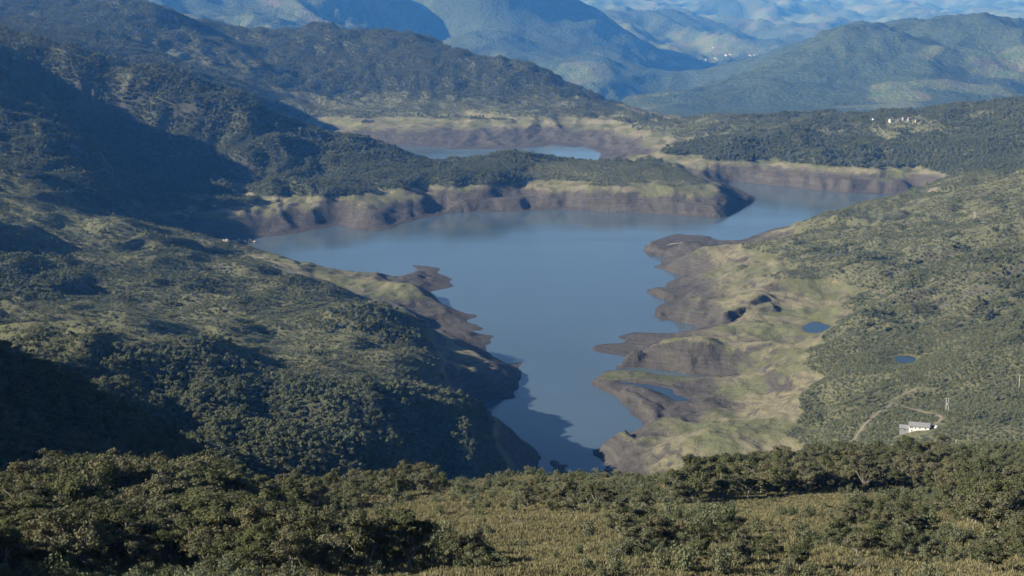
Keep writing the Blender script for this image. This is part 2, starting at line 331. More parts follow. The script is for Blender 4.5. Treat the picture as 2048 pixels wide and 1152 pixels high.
def height(x, y):
    x = np.asarray(x, float); y = np.asarray(y, float)
    z = BASE(x, y)
    d = lake_d(x, y)
    near = sstep(420, 800, y)                        # relief grows with distance from the camera's own slope
    land = sstep(4, 70, d) * sstep(6, 50, z)
    left = sstep(60, -160, x) * sstep(3000, 2200, y)
    right = sstep(150, 260, x) * sstep(2300, 1900, y) * sstep(950, 1050, y)
    pc = POND2.mean(0); right = right * sstep(25, 110, np.hypot((x - pc[0]), (y - pc[1] + 35) * 0.8))
    z0 = z
    wx = x + 30 * fbm(x, y, 120, 2, 15); wy = y + 30 * fbm(x, y, 120, 2, 17)
    z = z + land * near * (4.0 * fbm(x, y, 170, 3, 11) + (3.0 + 14 * left + 8 * right) * (ridged(0.40 * (0.94 * wx + 0.35 * wy), 0.94 * wy - 0.35 * wx, 135, 4, 21) - 0.2))
    z = z + land * right * 6.0 * (ridged(wx, wy * 1.4, 62, 3, 25) - 0.25)
    z = z + land * near * sstep(2300, 2700, y) * 14 * (ridged(x, y, 260, 4, 51) - 0.2)
    for kx, ky, kh, kr in SHADOW_KNOLLS:
        m = (np.abs(x - kx) < 4 * kr) & (np.abs(y - ky) < 4 * kr)
        if m.any():
            q = x[m] - kx + 0.25 * kr * gnoise(x[m] / 20, y[m] / 20, 3); q = np.where(q > 0, q / (0.55 * kr), q / (1.3 * kr))
            z[m] += kh * land[m] * np.exp(-q * q - ((y[m] - ky + 0.3 * kr * gnoise(x[m] / 25, y[m] / 25, 4)) / (1.3 * kr)) ** 2)
    face = sstep(40, -40, x) * sstep(800, 860, y) * sstep(1010, 960, y) + sstep(-250, -330, x) * sstep(1900, 2000, y) * sstep(2700, 2500, y) + 0.7 * sstep(3750, 3900, y) + 0.7 * sstep(500, 600, x) * sstep(2500, 2650, y) * sstep(3100, 2950, y)
    z = z + land * face * 12 * (ridged(wx, y * 0.3, 75, 3, 33) - 0.25)
    z = z + sstep(2, 30, d) * near * 0.9 * fbm(x, y, 24, 3, 31)
    z = z + (1 - near) * (1.6 * fbm(x, y, 45, 3, 41) + 0.35 * fbm(x, y, 7, 2, 44))
    # the banks laid bare: runnels and small scarps
    bank = sstep(1, 12, d) * sstep(0.5, 6, z) * sstep(44, 30, z) * near
    far = sstep(1750, 2050, y)
    flute = (1 - far) * (ridged(x, y * 0.6, 40, 3, 61) - 0.25) + far * 1.9 * (ridged(x + 12 * gnoise(x / 40, y / 40, 5), y * 0.22, 48, 3, 63) - 0.25)
    z = z + bank * (1 - 0.55 * sstep(-100, -200, x) * far) * (2.6 * flute + 1.0 * (ridged(x, y * 0.6, 14, 2, 65) - 0.2))
    for hp, ramp, P in PLATEAUS:
        lo = P.min(0) - 5; hi = P.max(0) + 5
        m = (x > lo[0]) & (x < hi[0]) & (y > lo[1]) & (y < hi[1])
        if m.any():
            xm, ym = x[m], y[m]
            q = -poly_sdf(xm, ym, P) + (5.0 if ramp < 15 else 2.0) * (ridged(xm, ym * 0.25, 19, 3, 67) - 0.35)
            if P[:, 1].min() > 1900: q = q + 15 * (ridged(xm + 14 * gnoise(xm / 60, ym / 60, 8), ym * 0.12, 52, 2, 68) - 0.45)
            z[m] = np.maximum(z[m], hp * (0.25 * sstep(0, ramp * 0.35, q) + 0.75 * sstep(0, ramp, q)) + 0.5 * fbm(xm, ym, 30, 2, 69))
    # keep the shoreline where it is
    dj = d + 2.0 * fbm(x, y, 18, 3, 71) * sstep(60, 5, np.abs(d))
    out = np.where(d < 250, np.maximum(z, np.minimum(0.12 * dj, 1.2) + 0.02), z)
    ins = np.minimum(np.minimum(z0, -0.2), 0.12 * dj - 0.1)
    z = np.where(dj > 0, out, ins)
    for P, pz in ((POND1, POND1_Z), (POND2, POND2_Z), (POND3, POND3_Z)):
        c = P.mean(0); r = np.abs(P - c).max() + 45
        m = (np.abs(x - c[0]) < r) & (np.abs(y - c[1]) < r)
        if m.any():
            s = poly_sdf(x[m], y[m], P); zz = z[m]
            k = sstep(26, 3, s)
            zz = zz * (1 - k) + np.where(s > 0, np.clip(zz, pz + 0.05 + 0.12 * s, pz + 0.4 + 0.3 * s), pz - 0.2 + 0.15 * s) * k
            z[m] = zz
    return z

t = time.time()
gx, gy = np.meshgrid(np.arange(-2000, 2001, 6.0), np.arange(-60, 5340, 6.0))
hz = np.zeros(gx.shape); mk = np.abs(gx) < 0.40 * (gy + 60) + 70
hz[mk] = height(gx[mk], gy[mk])
HG = Grid(-2000, -60, 6.0, hz)
SG = Grid(-2000, -60, 6.0, np.hypot(*np.gradient(hz, 6.0)))
print('height cache %.1fs' % (time.time() - t))
def raycast(u, v, y0=60.0, y1=5200.0):
    """first meeting of the pixel's line of sight with the ground"""
    sx, sdn = ray(u, v); ys = np.geomspace(y0, y1, 1500)
    g = (CAM_H - sdn * ys) - HG(sx * ys, ys)
    k = np.nonzero(g < 0)[0]
    if len(k) == 0: return None
    i = k[0]
    if i == 0: return sx * y0, y0, CAM_H - sdn * y0
    a, b = ys[i-1], ys[i]
    for _ in range(14):
        m = 0.5 * (a + b)
        if (CAM_H - sdn * m) - HG(np.array([sx * m]), np.array([m]))[0] < 0: b = m
        else: a = m
    return float(sx * b), float(b), float(CAM_H - sdn * b)

# ------------------------------------------------------------------ materials
def new_mat(name):
    m = bpy.data.materials.new(name); m.use_nodes = True
    nt = m.node_tree
    for n in list(nt.nodes): nt.nodes.remove(n)
    out = nt.nodes.new('ShaderNodeOutputMaterial'); b = nt.nodes.new('ShaderNodeBsdfPrincipled')
    nt.links.new(b.outputs[0], out.inputs[0])
    return m, nt, b, out
class NT:
    def __init__(s, nt): s.nt = nt
    def node(s, t, **k):
        n = s.nt.nodes.new(t)
        for a, v in k.items(): setattr(n, a, v)
        return n
    def link(s, a, b): s.nt.links.new(a, b)
    def attr(s, name, typ='GEOMETRY'):
        n = s.node('ShaderNodeAttribute', attribute_name=name); n.attribute_type = typ; return n
    def noise(s, scale, detail=4, rough=0.6, vec=None):
        n = s.node('ShaderNodeTexNoise'); n.inputs['Scale'].default_value = scale
        n.inputs['Detail'].default_value = detail; n.inputs['Roughness'].default_value = rough
        if vec is not None: s.link(vec, n.inputs['Vector'])
        return n.outputs['Fac']
    def ramp(s, fac, stops):
        n = s.node('ShaderNodeValToRGB'); e = n.color_ramp.elements
        while len(e) < len(stops): e.new(0.5)
        for k, (p, c) in enumerate(stops):
            e[k].position = p; e[k].color = (*c, 1) if len(c) == 3 else c
        s.link(fac, n.inputs[0]); return n.outputs[0]
    def mix(s, fac, a, b):
        n = s.node('ShaderNodeMix', data_type='RGBA')
        for i, v in ((0, fac), (6, a), (7, b)):
            if isinstance(v, (int, float)): n.inputs[i].default_value = v
            elif isinstance(v, tuple): n.inputs[i].default_value = (*v, 1)
            else: s.link(v, n.inputs[i])
        return n.outputs[2]
    def math(s, op, a, b=0.0):
        n = s.node('ShaderNodeMath', operation=op)
        for i, v in ((0, a), (1, b)):
            if isinstance(v, (int, float)): n.inputs[i].default_value = v
            else: s.link(v, n.inputs[i])
        return n.outputs[0]
    def pos(s): return s.node('ShaderNodeNewGeometry').outputs['Position']
    def bump(s, h, strength, dist):
        n = s.node('ShaderNodeBump'); n.inputs['Strength'].default_value = strength; n.inputs['Distance'].default_value = dist
        s.link(h, n.inputs['Height']); return n.outputs[0]

def terrain_material(name):
    m, nt, b, out = new_mat(name); N = NT(nt); p = N.pos()
    wood = N.attr('wood').outputs['Fac']; bare = N.attr('bare').outputs['Fac']; grass = N.attr('grass').outputs['Fac']; green = N.attr('green').outputs['Fac']; wet = N.attr('wet').outputs['Fac']
    n_l = N.noise(0.012, 5, 0.6, p); n_m = N.noise(0.09, 5, 0.65, p); n_f = N.noise(0.8, 5, 0.7, p)
    # soil and low scrub between the bushes
    scrub = N.mix(N.math('MULTIPLY', n_f, 1.0), N.ramp(n_m, [(0.3, (0.074, 0.082, 0.042)), (0.7, (0.122, 0.128, 0.070))]), (0.145, 0.138, 0.086))
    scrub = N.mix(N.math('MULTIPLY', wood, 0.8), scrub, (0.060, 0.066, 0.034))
    # straw coloured grass with green patches
    straw = N.ramp(n_f, [(0.25, (0.141, 0.125, 0.080)), (0.55, (0.211, 0.192, 0.119)), (0.8, (0.273, 0.246, 0.166))])
    grn = N.ramp(n_f, [(0.25, (0.062, 0.073, 0.034)), (0.75, (0.142, 0.153, 0.065))])
    gr = N.mix(green, straw, grn)
    # bare mud and rock of the drawdown banks
    mp = N.node('ShaderNodeMapping'); N.link(p, mp.inputs['Vector']); mp.inputs['Scale'].default_value = (0.05, 0.05, 0.55)
    strata = N.noise(1.0, 6, 0.65, mp.outputs[0])
    mud = N.ramp(n_m, [(0.25, (0.039, 0.035, 0.031)), (0.5, (0.063, 0.058, 0.050)), (0.8, (0.093, 0.084, 0.070))])
    rock = N.ramp(strata, [(0.3, (0.032, 0.029, 0.027)), (0.52, (0.069, 0.062, 0.053)), (0.75, (0.134, 0.118, 0.098))])
    br = N.mix(0.5, mud, rock)
    mp2 = N.node('ShaderNodeMapping'); N.link(p, mp2.inputs['Vector']); mp2.inputs['Scale'].default_value = (0.006, 0.006, 1.1)
    rings = N.noise(1.0, 3, 0.6, mp2.outputs[0])       # old waterlines left as the level dropped
    br = N.mix(N.math('MULTIPLY', N.ramp(rings, [(0.48, (0, 0, 0)), (0.60, (1, 1, 1))]), 0.24), br, (0.150, 0.138, 0.120))
    br = N.mix(N.math('MULTIPLY', N.ramp(n_f, [(0.5, (0, 0, 0)), (0.7, (1, 1, 1))]), 0.5), br, (0.045, 0.043, 0.030))
    br = N.mix(N.math('MULTIPLY', wet, 0.45), br, (0.055, 0.050, 0.045))
    c = N.mix(grass, scrub, gr)
    c = N.mix(bare, c, br)
    N.link(c, b.inputs['Base Color'])
    b.inputs['Roughness'].default_value = 0.92; b.inputs['Specular IOR Level'].default_value = 0.15
    h = N.math('ADD', N.math('MULTIPLY', n_f, 0.9), N.math('MULTIPLY', n_m, 2.2))
    N.link(N.bump(h, 0.9, 2.2), b.inputs['Normal'])
    return m

def mountain_material(name):
    m, nt, b, out = new_mat(name); N = NT(nt); p = N.pos()
    open_ = N.attr('open').outputs['Fac']
    v = N.node('ShaderNodeTexVoronoi'); v.inputs['Scale'].default_value = 0.055; N.link(p, v.inputs['Vector'])
    n_m = N.noise(0.006, 6, 0.65, p); n_f = N.noise(0.05, 5, 0.7, p)
    forest = N.ramp(n_f, [(0.3, (0.030, 0.042, 0.022)), (0.7, (0.070, 0.085, 0.040))])
    field = N.ramp(n_m, [(0.35, (0.075, 0.105, 0.040)), (0.5, (0.105, 0.120, 0.055)), (0.62, (0.125, 0.112, 0.068))])
    c = N.mix(open_, forest, field)
    N.link(c, b.inputs['Base Color']); b.inputs['Roughness'].default_value = 0.95; b.inputs['Specular IOR Level'].default_value = 0.05
    h = N.math('ADD', N.math('MULTIPLY', v.outputs['Distance'], -0.35), N.math('MULTIPLY', n_f, 1.2))
    N.link(N.bump(h, 0.9, 14.0), b.inputs['Normal'])
    return m

def water_material(name, deep, rough, ripple):
    m, nt, b, out = new_mat(name); N = NT(nt); p = N.pos()
    n = N.noise(0.004, 3, 0.5, p)
    N.link(N.mix(n, tuple(c * 0.75 for c in deep), tuple(c * 1.25 for c in deep)), b.inputs['Base Color'])
    b.inputs['IOR'].default_value = 1.333
    ms = N.node('ShaderNodeMapping'); N.link(p, ms.inputs['Vector']); ms.inputs['Scale'].default_value = (0.0035, 0.016, 1); ms.inputs['Rotation'].default_value = (0, 0, 0.35)
    st = N.noise(1.0, 4, 0.6, ms.outputs[0])
    mr = N.node('ShaderNodeMapRange'); N.link(st, mr.inputs[0]); mr.inputs[1].default_value = 0.35; mr.inputs[2].default_value = 0.65; mr.inputs[3].default_value = rough * 0.5; mr.inputs[4].default_value = rough * 2.4
    N.link(mr.outputs[0], b.inputs['Roughness'])
    mp = N.node('ShaderNodeMapping'); N.link(p, mp.inputs['Vector']); mp.inputs['Scale'].default_value = (0.35, 0.9, 1)
    w = N.noise(1.0, 3, 0.55, mp.outputs[0])
    N.link(N.bump(w, ripple, 0.12), b.inputs['Normal'])
    return m

# ------------------------------------------------------------------ object helpers
def tag(o, label=None, cat=None, group=None, kind=None):
    for k, v in (('label', label), ('category', cat), ('group', group), ('kind', kind)):
        if v: o[k] = v
    return o
def mesh_obj(name, V, F, mat=None, parent=None, smooth=False):
    me = bpy.data.meshes.new(name); me.from_pydata([tuple(v) for v in V], [], [tuple(f) for f in F]); me.update()
    if smooth: me.shade_smooth()
    if mat: me.materials.append(mat)
    o = bpy.data.objects.new(name, me); COL.objects.link(o)
    if parent: o.parent = parent
    return o
def grid_mesh(name, X, Y, Z, mat, attrs):
    ny, nx = X.shape
    me = bpy.data.meshes.new(name)
    V = np.stack([X, Y, Z], -1).reshape(-1, 3).astype(np.float32)
    i = np.arange(ny * nx, dtype=np.int32).reshape(ny, nx)
    Q = np.stack([i[:-1, :-1], i[:-1, 1:], i[1:, 1:], i[1:, :-1]], -1).reshape(-1, 4)
    nf = len(Q)
    me.vertices.add(len(V)); me.vertices.foreach_set('co', V.ravel())
    me.loops.add(nf * 4); me.loops.foreach_set('vertex_index', Q.ravel().astype(np.int32))
    me.polygons.add(nf); me.polygons.foreach_set('loop_start', np.arange(0, nf * 4, 4, dtype=np.int32))
    me.update(calc_edges=True)
    for k, a in attrs.items():
        at = me.attributes.new(k, 'FLOAT', 'POINT'); at.data.foreach_set('value', a.astype(np.float32).ravel())
    me.shade_smooth()
    me.materials.append(mat)
    o = bpy.data.objects.new(name, me); COL.objects.link(o)
    return o

# ------------------------------------------------------------------ ground cover, as fields over the map
class Field:
    """inverse distance blend of values noted at places of the map"""
    def __init__(s, pts, soft=30.0):
        s.P = np.array(pts, float); s.soft = soft
        st = max(3.0, soft * 0.5); lo = s.P[:, :2].min(0) - 400; hi = s.P[:, :2].max(0) + 400
        gx, gy = np.meshgrid(np.arange(lo[0], hi[0], st), np.arange(lo[1], hi[1], st))
        s.G = Grid(lo[0], lo[1], st, s.raw(gx, gy))
    def __call__(s, x, y): return np.clip(s.G(x, y), 0, 1)
    def raw(s, x, y):
        num = 0; den = 0
        for px, py, v in s.P:
            w = 1.0 / ((x - px) ** 2 + (y - py) ** 2 + s.soft ** 2) ** 1.5
            num = num + w * v; den = den + w
        return num / den
def cover(x, y, z, slope):
    d = lake_d(x, y)
    n1 = fbm(x, y, 60, 4, 81); n2 = fbm(x, y, 22, 3, 85)
    near = sstep(420, 700, y)
    bankz = z + 4.5 * n1 + 2.5 * n2
    low = sstep(HW + 1.5, HW - 1.5, z + 0.8 * n2) * near * sstep(900, 500, np.minimum(d, 900))
    nr = sstep(140, 190, x) * sstep(1330, 1290, y)
    fr = sstep(1850, 2000, y)
    bare = low * np.maximum(sstep(20 - 9 * nr + 6 * fr, 11 - 6 * nr + 6 * fr, bankz), sstep(0.42, 0.62, slope + 0.08 * n2) * sstep(32, 26, bankz))
    bare = np.maximum(bare, sstep(0.95, 1.15, slope) * 0.6 * near)
    grass = low
    green = sstep(-0.35, 0.35, n1 + 0.35 * n2) * 0.8
    mx_, my_ = at_z(1290, 752, 3); moss = sstep(1.0, 0.6, np.hypot((x - mx_) / 62, (y - my_) / 34) + 0.3 * n2) * sstep(0.30, 0.16, slope)
    bare = bare * (1 - 0.85 * moss); green = np.maximum(green, moss)
    wet = sstep(3.0, 0.3, z) * sstep(30, 5, d)
    return bare, grass, green, wet, low

# ------------------------------------------------------------------ build the near terrain
t = time.time()
K = 0.0018
rows = [-40.0]
while rows[-1] < 5300: rows.append(rows[-1] + max(0.5, K * (rows[-1] + 100)))
rows = np.array(rows)
ui = np.arange(-0.372, 0.3721, K); 
uo = np.array([-0.70, -0.66, -0.62, -0.585, -0.55, -0.52, -0.49, -0.465, -0.44, -0.42, -0.405, -0.395, -0.387, -0.38])
us = np.r_[uo, ui, -uo[::-1][:10]]
def build_band(name, y0, y1, mat):
    i0 = np.searchsorted(rows, y0); i1 = np.searchsorted(rows, y1)
    yy = rows[i0:i1 + 1]
    X = us[None] * (yy[:, None] + 120); Y = np.repeat(yy[:, None], len(us), 1)
    Z = height(X.ravel(), Y.ravel()).reshape(X.shape)
    gy_ = np.gradient(Z, axis=0) / np.gradient(Y, axis=0)
    gx_ = np.gradient(Z, axis=1) / np.gradient(X, axis=1)
    sl = np.hypot(gx_, gy_)
    bare, grass, green, wet, low = [a.reshape(X.shape) for a in cover(X.ravel(), Y.ravel(), Z.ravel(), sl.ravel())]
    if y1 < 500:
        gp = np.maximum(FG_GRASS(X, Y), 0)
        grass = np.maximum(grass, np.clip(gp + 0.25 * fbm(X, Y, 9, 3, 91), 0, 1)); green = green * 0.35
    else:
        op = np.clip(OPEN_F(X, Y) + 0.3 * fbm(X, Y, 45, 3, 93), 0, 1)
        grass = np.maximum(grass, op * 0.7); green = np.where(low > 0.5, green, np.maximum(green, 0.8))
    wd = np.clip(FOREST(X, Y) + 0.22 * fbm(X, Y, 70, 3, 151), 0, 1) if y1 > 500 else 0 * X
    wd = sstep(0.25, 0.6, wd); grass = grass * np.where(low > 0.5, 1, 1 - wd)
    o = grid_mesh(name, X, Y, Z, mat, dict(wood=wd, bare=bare, grass=grass, green=green, wet=wet))
    tag(o, kind='structure')
    return o
def rc_list(L):
    out = []
    for u, v, val in L:
        p = raycast(u, v)
        if p: out.append((p[0], p[1], val))
    return out
# straw grass openings on the foreground slope (0..1)
FG_GRASS = Field(rc_list([(800,1065,1),(850,1050,.8),(1010,1060,1),(1040,1040,.9),(1020,1110,1),(1100,1130,.8),(1130,1070,.6),(1500,1010,.9),(1560,1020,.9),(1560,1050,.8),(1620,1020,.6),(1600,1110,.8),(1850,1100,.4),
  (1950,1050,.5),(900,990,.5),(960,975,.4),(700,1000,.4),(600,1010,.3),(300,1050,0),(100,1100,0),(500,1100,0),(700,1120,0),(900,1120,.1),(1300,1060,.2),(1300,1000,.1),(1250,1110,.4),(1500,950,0),(1750,940,0),(1800,1020,.3),(1900,1000,.3),(2000,970,.2),(1750,1090,.2),(1400,1040,.3),(1450,1120,.3)]), 6.0)
# open paramo (1) against closed scrub (0) on the further slopes
OPEN_F = Field(rc_list([(60,400,.8),(150,440,.7),(30,520,.2),(100,620,.7),(250,640,1),(330,650,.9),(200,652,1),(280,660,1),(150,642,1),(60,640,.9),(400,670,.8),(600,715,.8),(450,640,.6),(500,690,.6),(650,600,.3),(600,560,.5),(700,570,.9),(800,580,1),(750,720,.7),(560,740,.0),(700,830,0),(500,850,0),(250,800,.2),(120,760,.2),
  (100,560,.2),(300,560,.3),(450,530,.3),(1850,420,.5),(1950,380,.5),(1950,500,.3),(1800,520,.0),(1960,620,.1),(1850,650,.2),(1700,760,.3),(1850,760,.3),(1980,780,.3),(2000,850,.2),(1750,850,.2),(1550,560,.1),(1700,460,.5),(1620,460,.7),
  (800,350,0),(600,350,0),(1250,345,.5),(1150,345,.4),(100,250,0),(300,300,0),(30,300,.1),(100,110,.4),(250,140,.5),(400,180,.4),(350,110,.6),(450,130,.6),(200,60,.2),(650,110,0),(900,150,0),(800,210,.6),(950,215,.6),(620,200,.6),(1150,215,.4),
  (1350,260,.6),(1450,270,.5),(1600,265,.3),(1600,300,0),(1700,300,0),(1850,300,0),(1800,255,.8),(1900,240,.4),(2000,250,.3),(2000,300,.1)]), 40.0)
# where trees close into forest (1) and where only low scrub grows (0)
FOREST = Field(rc_list([(60,400,.05),(150,440,.1),(300,470,.35),(30,520,.3),(100,620,.1),(250,640,.0),(330,650,.0),(200,660,0),(280,668,0),(150,652,0),(60,650,0),(400,670,0),(600,715,0),(450,640,.15),(500,690,.1),(650,600,.4),(600,560,.1),(700,570,0),(800,580,0),(750,720,.1),(560,760,1),(700,830,1),(500,850,1),(800,840,1),(900,870,.6),(1000,900,.5),(400,750,1),(250,800,.6),(120,760,.6),(60,720,.5),
  (180,690,.5),(100,560,.5),(300,560,.35),(450,530,.2),(790,660,.5),(850,710,.3),(1850,420,.05),(1950,380,.05),(1950,500,.15),(1800,520,.35),(1960,550,.4),(1960,620,.12),(1850,650,.12),(1700,760,.02),(1850,760,.04),(1980,780,.06),(2000,850,.1),(1750,850,.06),(1550,560,.05),(1650,530,.2),(1700,460,.1),(1620,460,.1),
  (800,350,1),(600,350,1),(900,345,1),(1010,330,.8),(1100,340,.15),(1250,345,.05),(1350,350,.02),(100,250,1),(300,300,1),(30,300,1),(400,250,1),(60,180,.9),(100,110,.5),(250,140,.4),(400,180,.6),(350,110,.3),(450,130,.3),(200,60,1),(330,60,1),(60,40,.9),(650,110,1),(900,150,1),(1050,160,1),(600,170,1),(800,205,.15),(950,215,.1),(620,205,.1),(1150,205,.3),
  (1350,260,.2),(1450,270,.3),(1600,265,.5),(1600,300,1),(1500,300,.8),(1700,300,1),(1850,300,1),(1800,255,.3),(1900,240,.5),(2000,250,.7),(2000,300,.9),(200,870,1),(100,900,1),(300,900,1)]), 28.0)

MT = terrain_material('terrain_cover')
build_band('foreground_hillside', -40, 430, MT)
build_band('reservoir_banks', 430, 3480, MT)
build_band('background_hills', 3480, 5300, MT)
print('terrain %.1fs' % (time.time() - t))

# ------------------------------------------------------------------ the far mountains
t = time.time()
CF = []
def fd(*L):
    for u, v, d in L: CF.append(at_y(u, v, d))
# right-hand mountain with forest and meadows
fd((1240,232,5900),(1270,216,6200),(1330,190,6400),(1400,160,6700),(1520,120,7000),(1590,90,7150),(1620,73,7200),(1700,65,7350),(1800,45,7500),(1860,38,7600),(1950,42,7600),(2048,48,7600),(2200,60,7600),(2400,40,7600),
   (1330,240,5600),(1450,235,5700),(1600,235,5700),(1750,230,5700),(1900,225,5700),(2048,225,5700),(1450,190,6300),(1600,170,6350),(1750,130,6700),(1750,180,6250),(1900,110,6900),(1900,170,6300),(2048,130,6800),(2048,180,6300),(1680,200,6050),(1840,200,6000))
fd((1500,110,8600),(1700,68,9000),(1900,60,9000),(2048,58,9000))
# shadowed mountain and the lit knoll below it
fd((1000,-150,10000),(1060,-60,10000),(1110,8,10000),(1160,28,10000),(1240,60,10000),(1300,93,9900),(1350,125,9850),(1390,156,9800),(1410,172,9700),(950,-200,9900),(900,-170,9800),(840,-110,9900),  # unseen crest above the frame, raised to cast shade down the right face
   (1000,60,9300),(1080,90,9200),(1200,100,9300),(1280,130,9300),(1330,165,9300),(900,60,9200),(870,95,8900),(950,110,8700),(1050,130,8600),(1010,20,9600),(880,10,9700))
fd((1172,112,8400),(1130,135,8300),(1110,155,8300),(1210,140,8200),(1270,170,8200),(1330,195,8200),(1180,160,7900),(1150,190,7700),(1230,200,7700),(1290,212,7700),(1100,190,7900),(1180,215,7400))
# the lit range on the left
fd((330,0,8800),(450,-20,9200),(600,-30,9400),(720,-40,9600),(300,-60,9800),(500,-90,10200),(700,-100,10400),(400,40,8200),(480,60,8000),(560,40,8300),(620,55,8100),(700,40,8500),(760,50,8500),(820,60,8500),(440,85,7300),(560,80,7500),(700,80,7600),(850,90,8200),
   (100,-20,8500),(-100,-60,9000),(-300,-40,9000),(200,20,7500),(0,40,7200),(-300,60,7000))
# ridges of the wide valley beyond
fd((1180,32,13000),(1230,40,12900),(1330,42,12800),(1390,52,12600),(1480,75,12400),(1560,84,12200),(1700,72,12600),(1300,90,11900),(1390,110,11600),(1450,120,11400),(1400,150,10900),(1480,105,11700),(1540,98,11900),(1650,85,12000))
fd((1290,35,14500),(1400,50,14800),(1560,60,15000),(1800,60,15000),(1250,20,17000),(1330,16,17000),(1400,4,17200),(1480,-2,17500),(1540,6,17500),(1600,30,16800),(1700,35,16800),(1850,28,17000),(2048,30,17000),(1650,52,15500),(1900,50,15500))
fd((1050,-10,21000),(1150,-12,22000),(1220,-8,22000),(1290,1.5,22000),(1350,-14,22000),(1450,-34,23000),(1600,-30,23000),(1650,10,20500),(1800,-25,23000),(2048,-40,23000),(2300,-40,23000),(1300,12,19500),(1800,12,20000),(2048,12,20000),(1200,6,20000))
fd((1100,-10,26000),(1290,3,26000),(1500,-30,27000),(2048,-30,27000),(900,-60,24000),(600,-60,24000),(0,-60,24000))
CF += [(-1600,5300,60),(-800,5300,-60),(0,5300,-160),(800,5300,-240),(1800,5300,-250),(2600,5300,-200),(0,6200,-260),(-900,6200,-150),(300,7000,-330),(-1700,6000,0)]
FB = rbf_grid(CF, -13000, 13000, 5000, 29000, 110.0, 260.0)
def far_height(x, y):
    z = FB(x, y)
    a = sstep(5400, 7200, y)
    k = 1 - 0.62 * sstep(7600, 8300, y) * sstep(11000, 10300, y) * sstep(-700, -300, x)
    z = z + k * a * (70 + 0.006 * y) * (ridged(x, y, 1500, 6, 111, 0.52) - 0.28) + a * 16 * (ridged(x, y, 260, 4, 121) - 0.2)
    return z
rf = [5180.0]
while rf[-1] < 28500: rf.append(rf[-1] * 1.0032)
rf = np.array(rf); uf = np.arange(-0.43, 0.431, 0.0022)
X = uf[None] * rf[:, None]; Y = np.repeat(rf[:, None], len(uf), 1)
Z = far_height(X, Y)
gy_ = np.gradient(Z, axis=0) / np.gradient(Y, axis=0); gx_ = np.gradient(Z, axis=1) / np.gradient(X, axis=1)
no = fbm(X, Y, 900, 5, 131) - 0.5 * sstep(11500, 10300, Y) * sstep(-900, -300, X)
opn = sstep(-0.1, 0.25, no + 0.25 * sstep(8000, 11000, Y) - 0.55 * sstep(9000, 6000, Y) * sstep(900, 1600, X) - 0.25 * sstep(0.55, 0.8, np.hypot(gx_, gy_)))
MM = mountain_material('mountain_cover')
FAR_BANDS = (('wooded_mountain', 5180, 8000), ('shaded_mountain', 8000, 10900), ('valley_ridges', 10900, 18500), ('far_range', 18500, 28500))
def far_open(x, y):
    o = 0 * x
    for (u, v, d, rx, ry) in MEADOWS_AND_SUNLIT:
        cx, cy, _ = at_y(u, v, d)
        q = np.hypot((x - cx) / rx, (y - cy) / ry) + 0.35 * fbm(x, y, 160, 3, 141)
        o = np.maximum(o, sstep(1.05, 0.9, q))
    return o
MEADOWS_AND_SUNLIT = [(1790,190,6150,110,230),(1760,215,5900,170,80),(2010,130,6800,190,260),(1930,175,6250,260,110),(1335,225,5750,45,60),(1175,135,8250,150,260),(1240,185,7900,170,300)]  # last two entries paint the knoll's sunlit look as paler cover
opn = np.maximum(opn, far_open(X, Y))
for nm, a, b_ in FAR_BANDS:
    i0 = np.searchsorted(rf, a); i1 = min(len(rf) - 1, np.searchsorted(rf, b_))
    s = slice(i0, i1 + 1)
    tag(grid_mesh(nm, X[s], Y[s], Z[s], MM, dict(open=opn[s])), kind='structure')
print('far z', Z.min(), Z.max()); print('mountains %.1fs' % (time.time() - t))

# ------------------------------------------------------------------ water
WM = water_material('reservoir_water', (0.060, 0.088, 0.112), 0.07, 0.30)
PM = water_material('pond_water', (0.020, 0.030, 0.035), 0.02, 0.03)
def water_sheet(name, poly, z, mat, grow):
    lo = poly.min(0) - grow; hi = poly.max(0) + grow
    n = 24
    xs = np.linspace(lo[0], hi[0], n); ys = np.linspace(lo[1], hi[1], n)
    V = [(x, y, z) for y in ys for x in xs]
    F = [(j*n+i, j*n+i+1, (j+1)*n+i+1, (j+1)*n+i) for j in range(n-1) for i in range(n-1)]
    return tag(mesh_obj(name, V, F, mat), kind='structure')
water_sheet('reservoir_water', np.r_[LAKE, LAKE2], 0.0, WM, 4.0)
def pond_sheet(name, poly, z):
    c = poly.mean(0)
    Q = [tuple(c + (p - c) * 1.12 + (p - c) / max(1e-6, np.hypot(*(p - c))) * 1.0) + (z,) for p in poly]
    return tag(mesh_obj(name, Q, [tuple(range(len(Q)))], PM), kind='structure')
pond_sheet('pond_water', POND1, POND1_Z); pond_sheet('pond_water', POND2, POND2_Z); pond_sheet('pond_water', POND3, POND3_Z)

# ------------------------------------------------------------------ haze
def haze():
    m = bpy.data.materials.new('haze_air'); m.use_nodes = True; nt = m.node_tree
    for n in list(nt.nodes): nt.nodes.remove(n)
    out = nt.nodes.new('ShaderNodeOutputMaterial'); v = nt.nodes.new('ShaderNodeVolumePrincipled')
    v.inputs['Color'].default_value = (0.085, 0.34, 1.0, 1); v.inputs['Density'].default_value = 4.8e-5; v.inputs['Absorption Color'].default_value = (1, 1, 1, 1)
    v.inputs['Density Attribute'].default_value = ''; v.inputs['Anisotropy'].default_value = 0.0
    nt.links.new(v.outputs[0], out.inputs['Volume'])
    x, y0, y1, z0, z1 = 16000, -3000, 30000, float(Z.min()) - 1.5, float(Z.max()) + 5.0
    V = [(a, b, c) for c in (z0, z1) for b in (y0, y1) for a in (-x, x)]
    F = [(0,2,3,1),(4,5,7,6),(0,1,5,4),(2,6,7,3),(0,4,6,2),(1,3,7,5)]
    tag(mesh_obj('haze', V, F, m), kind='stuff')
haze()

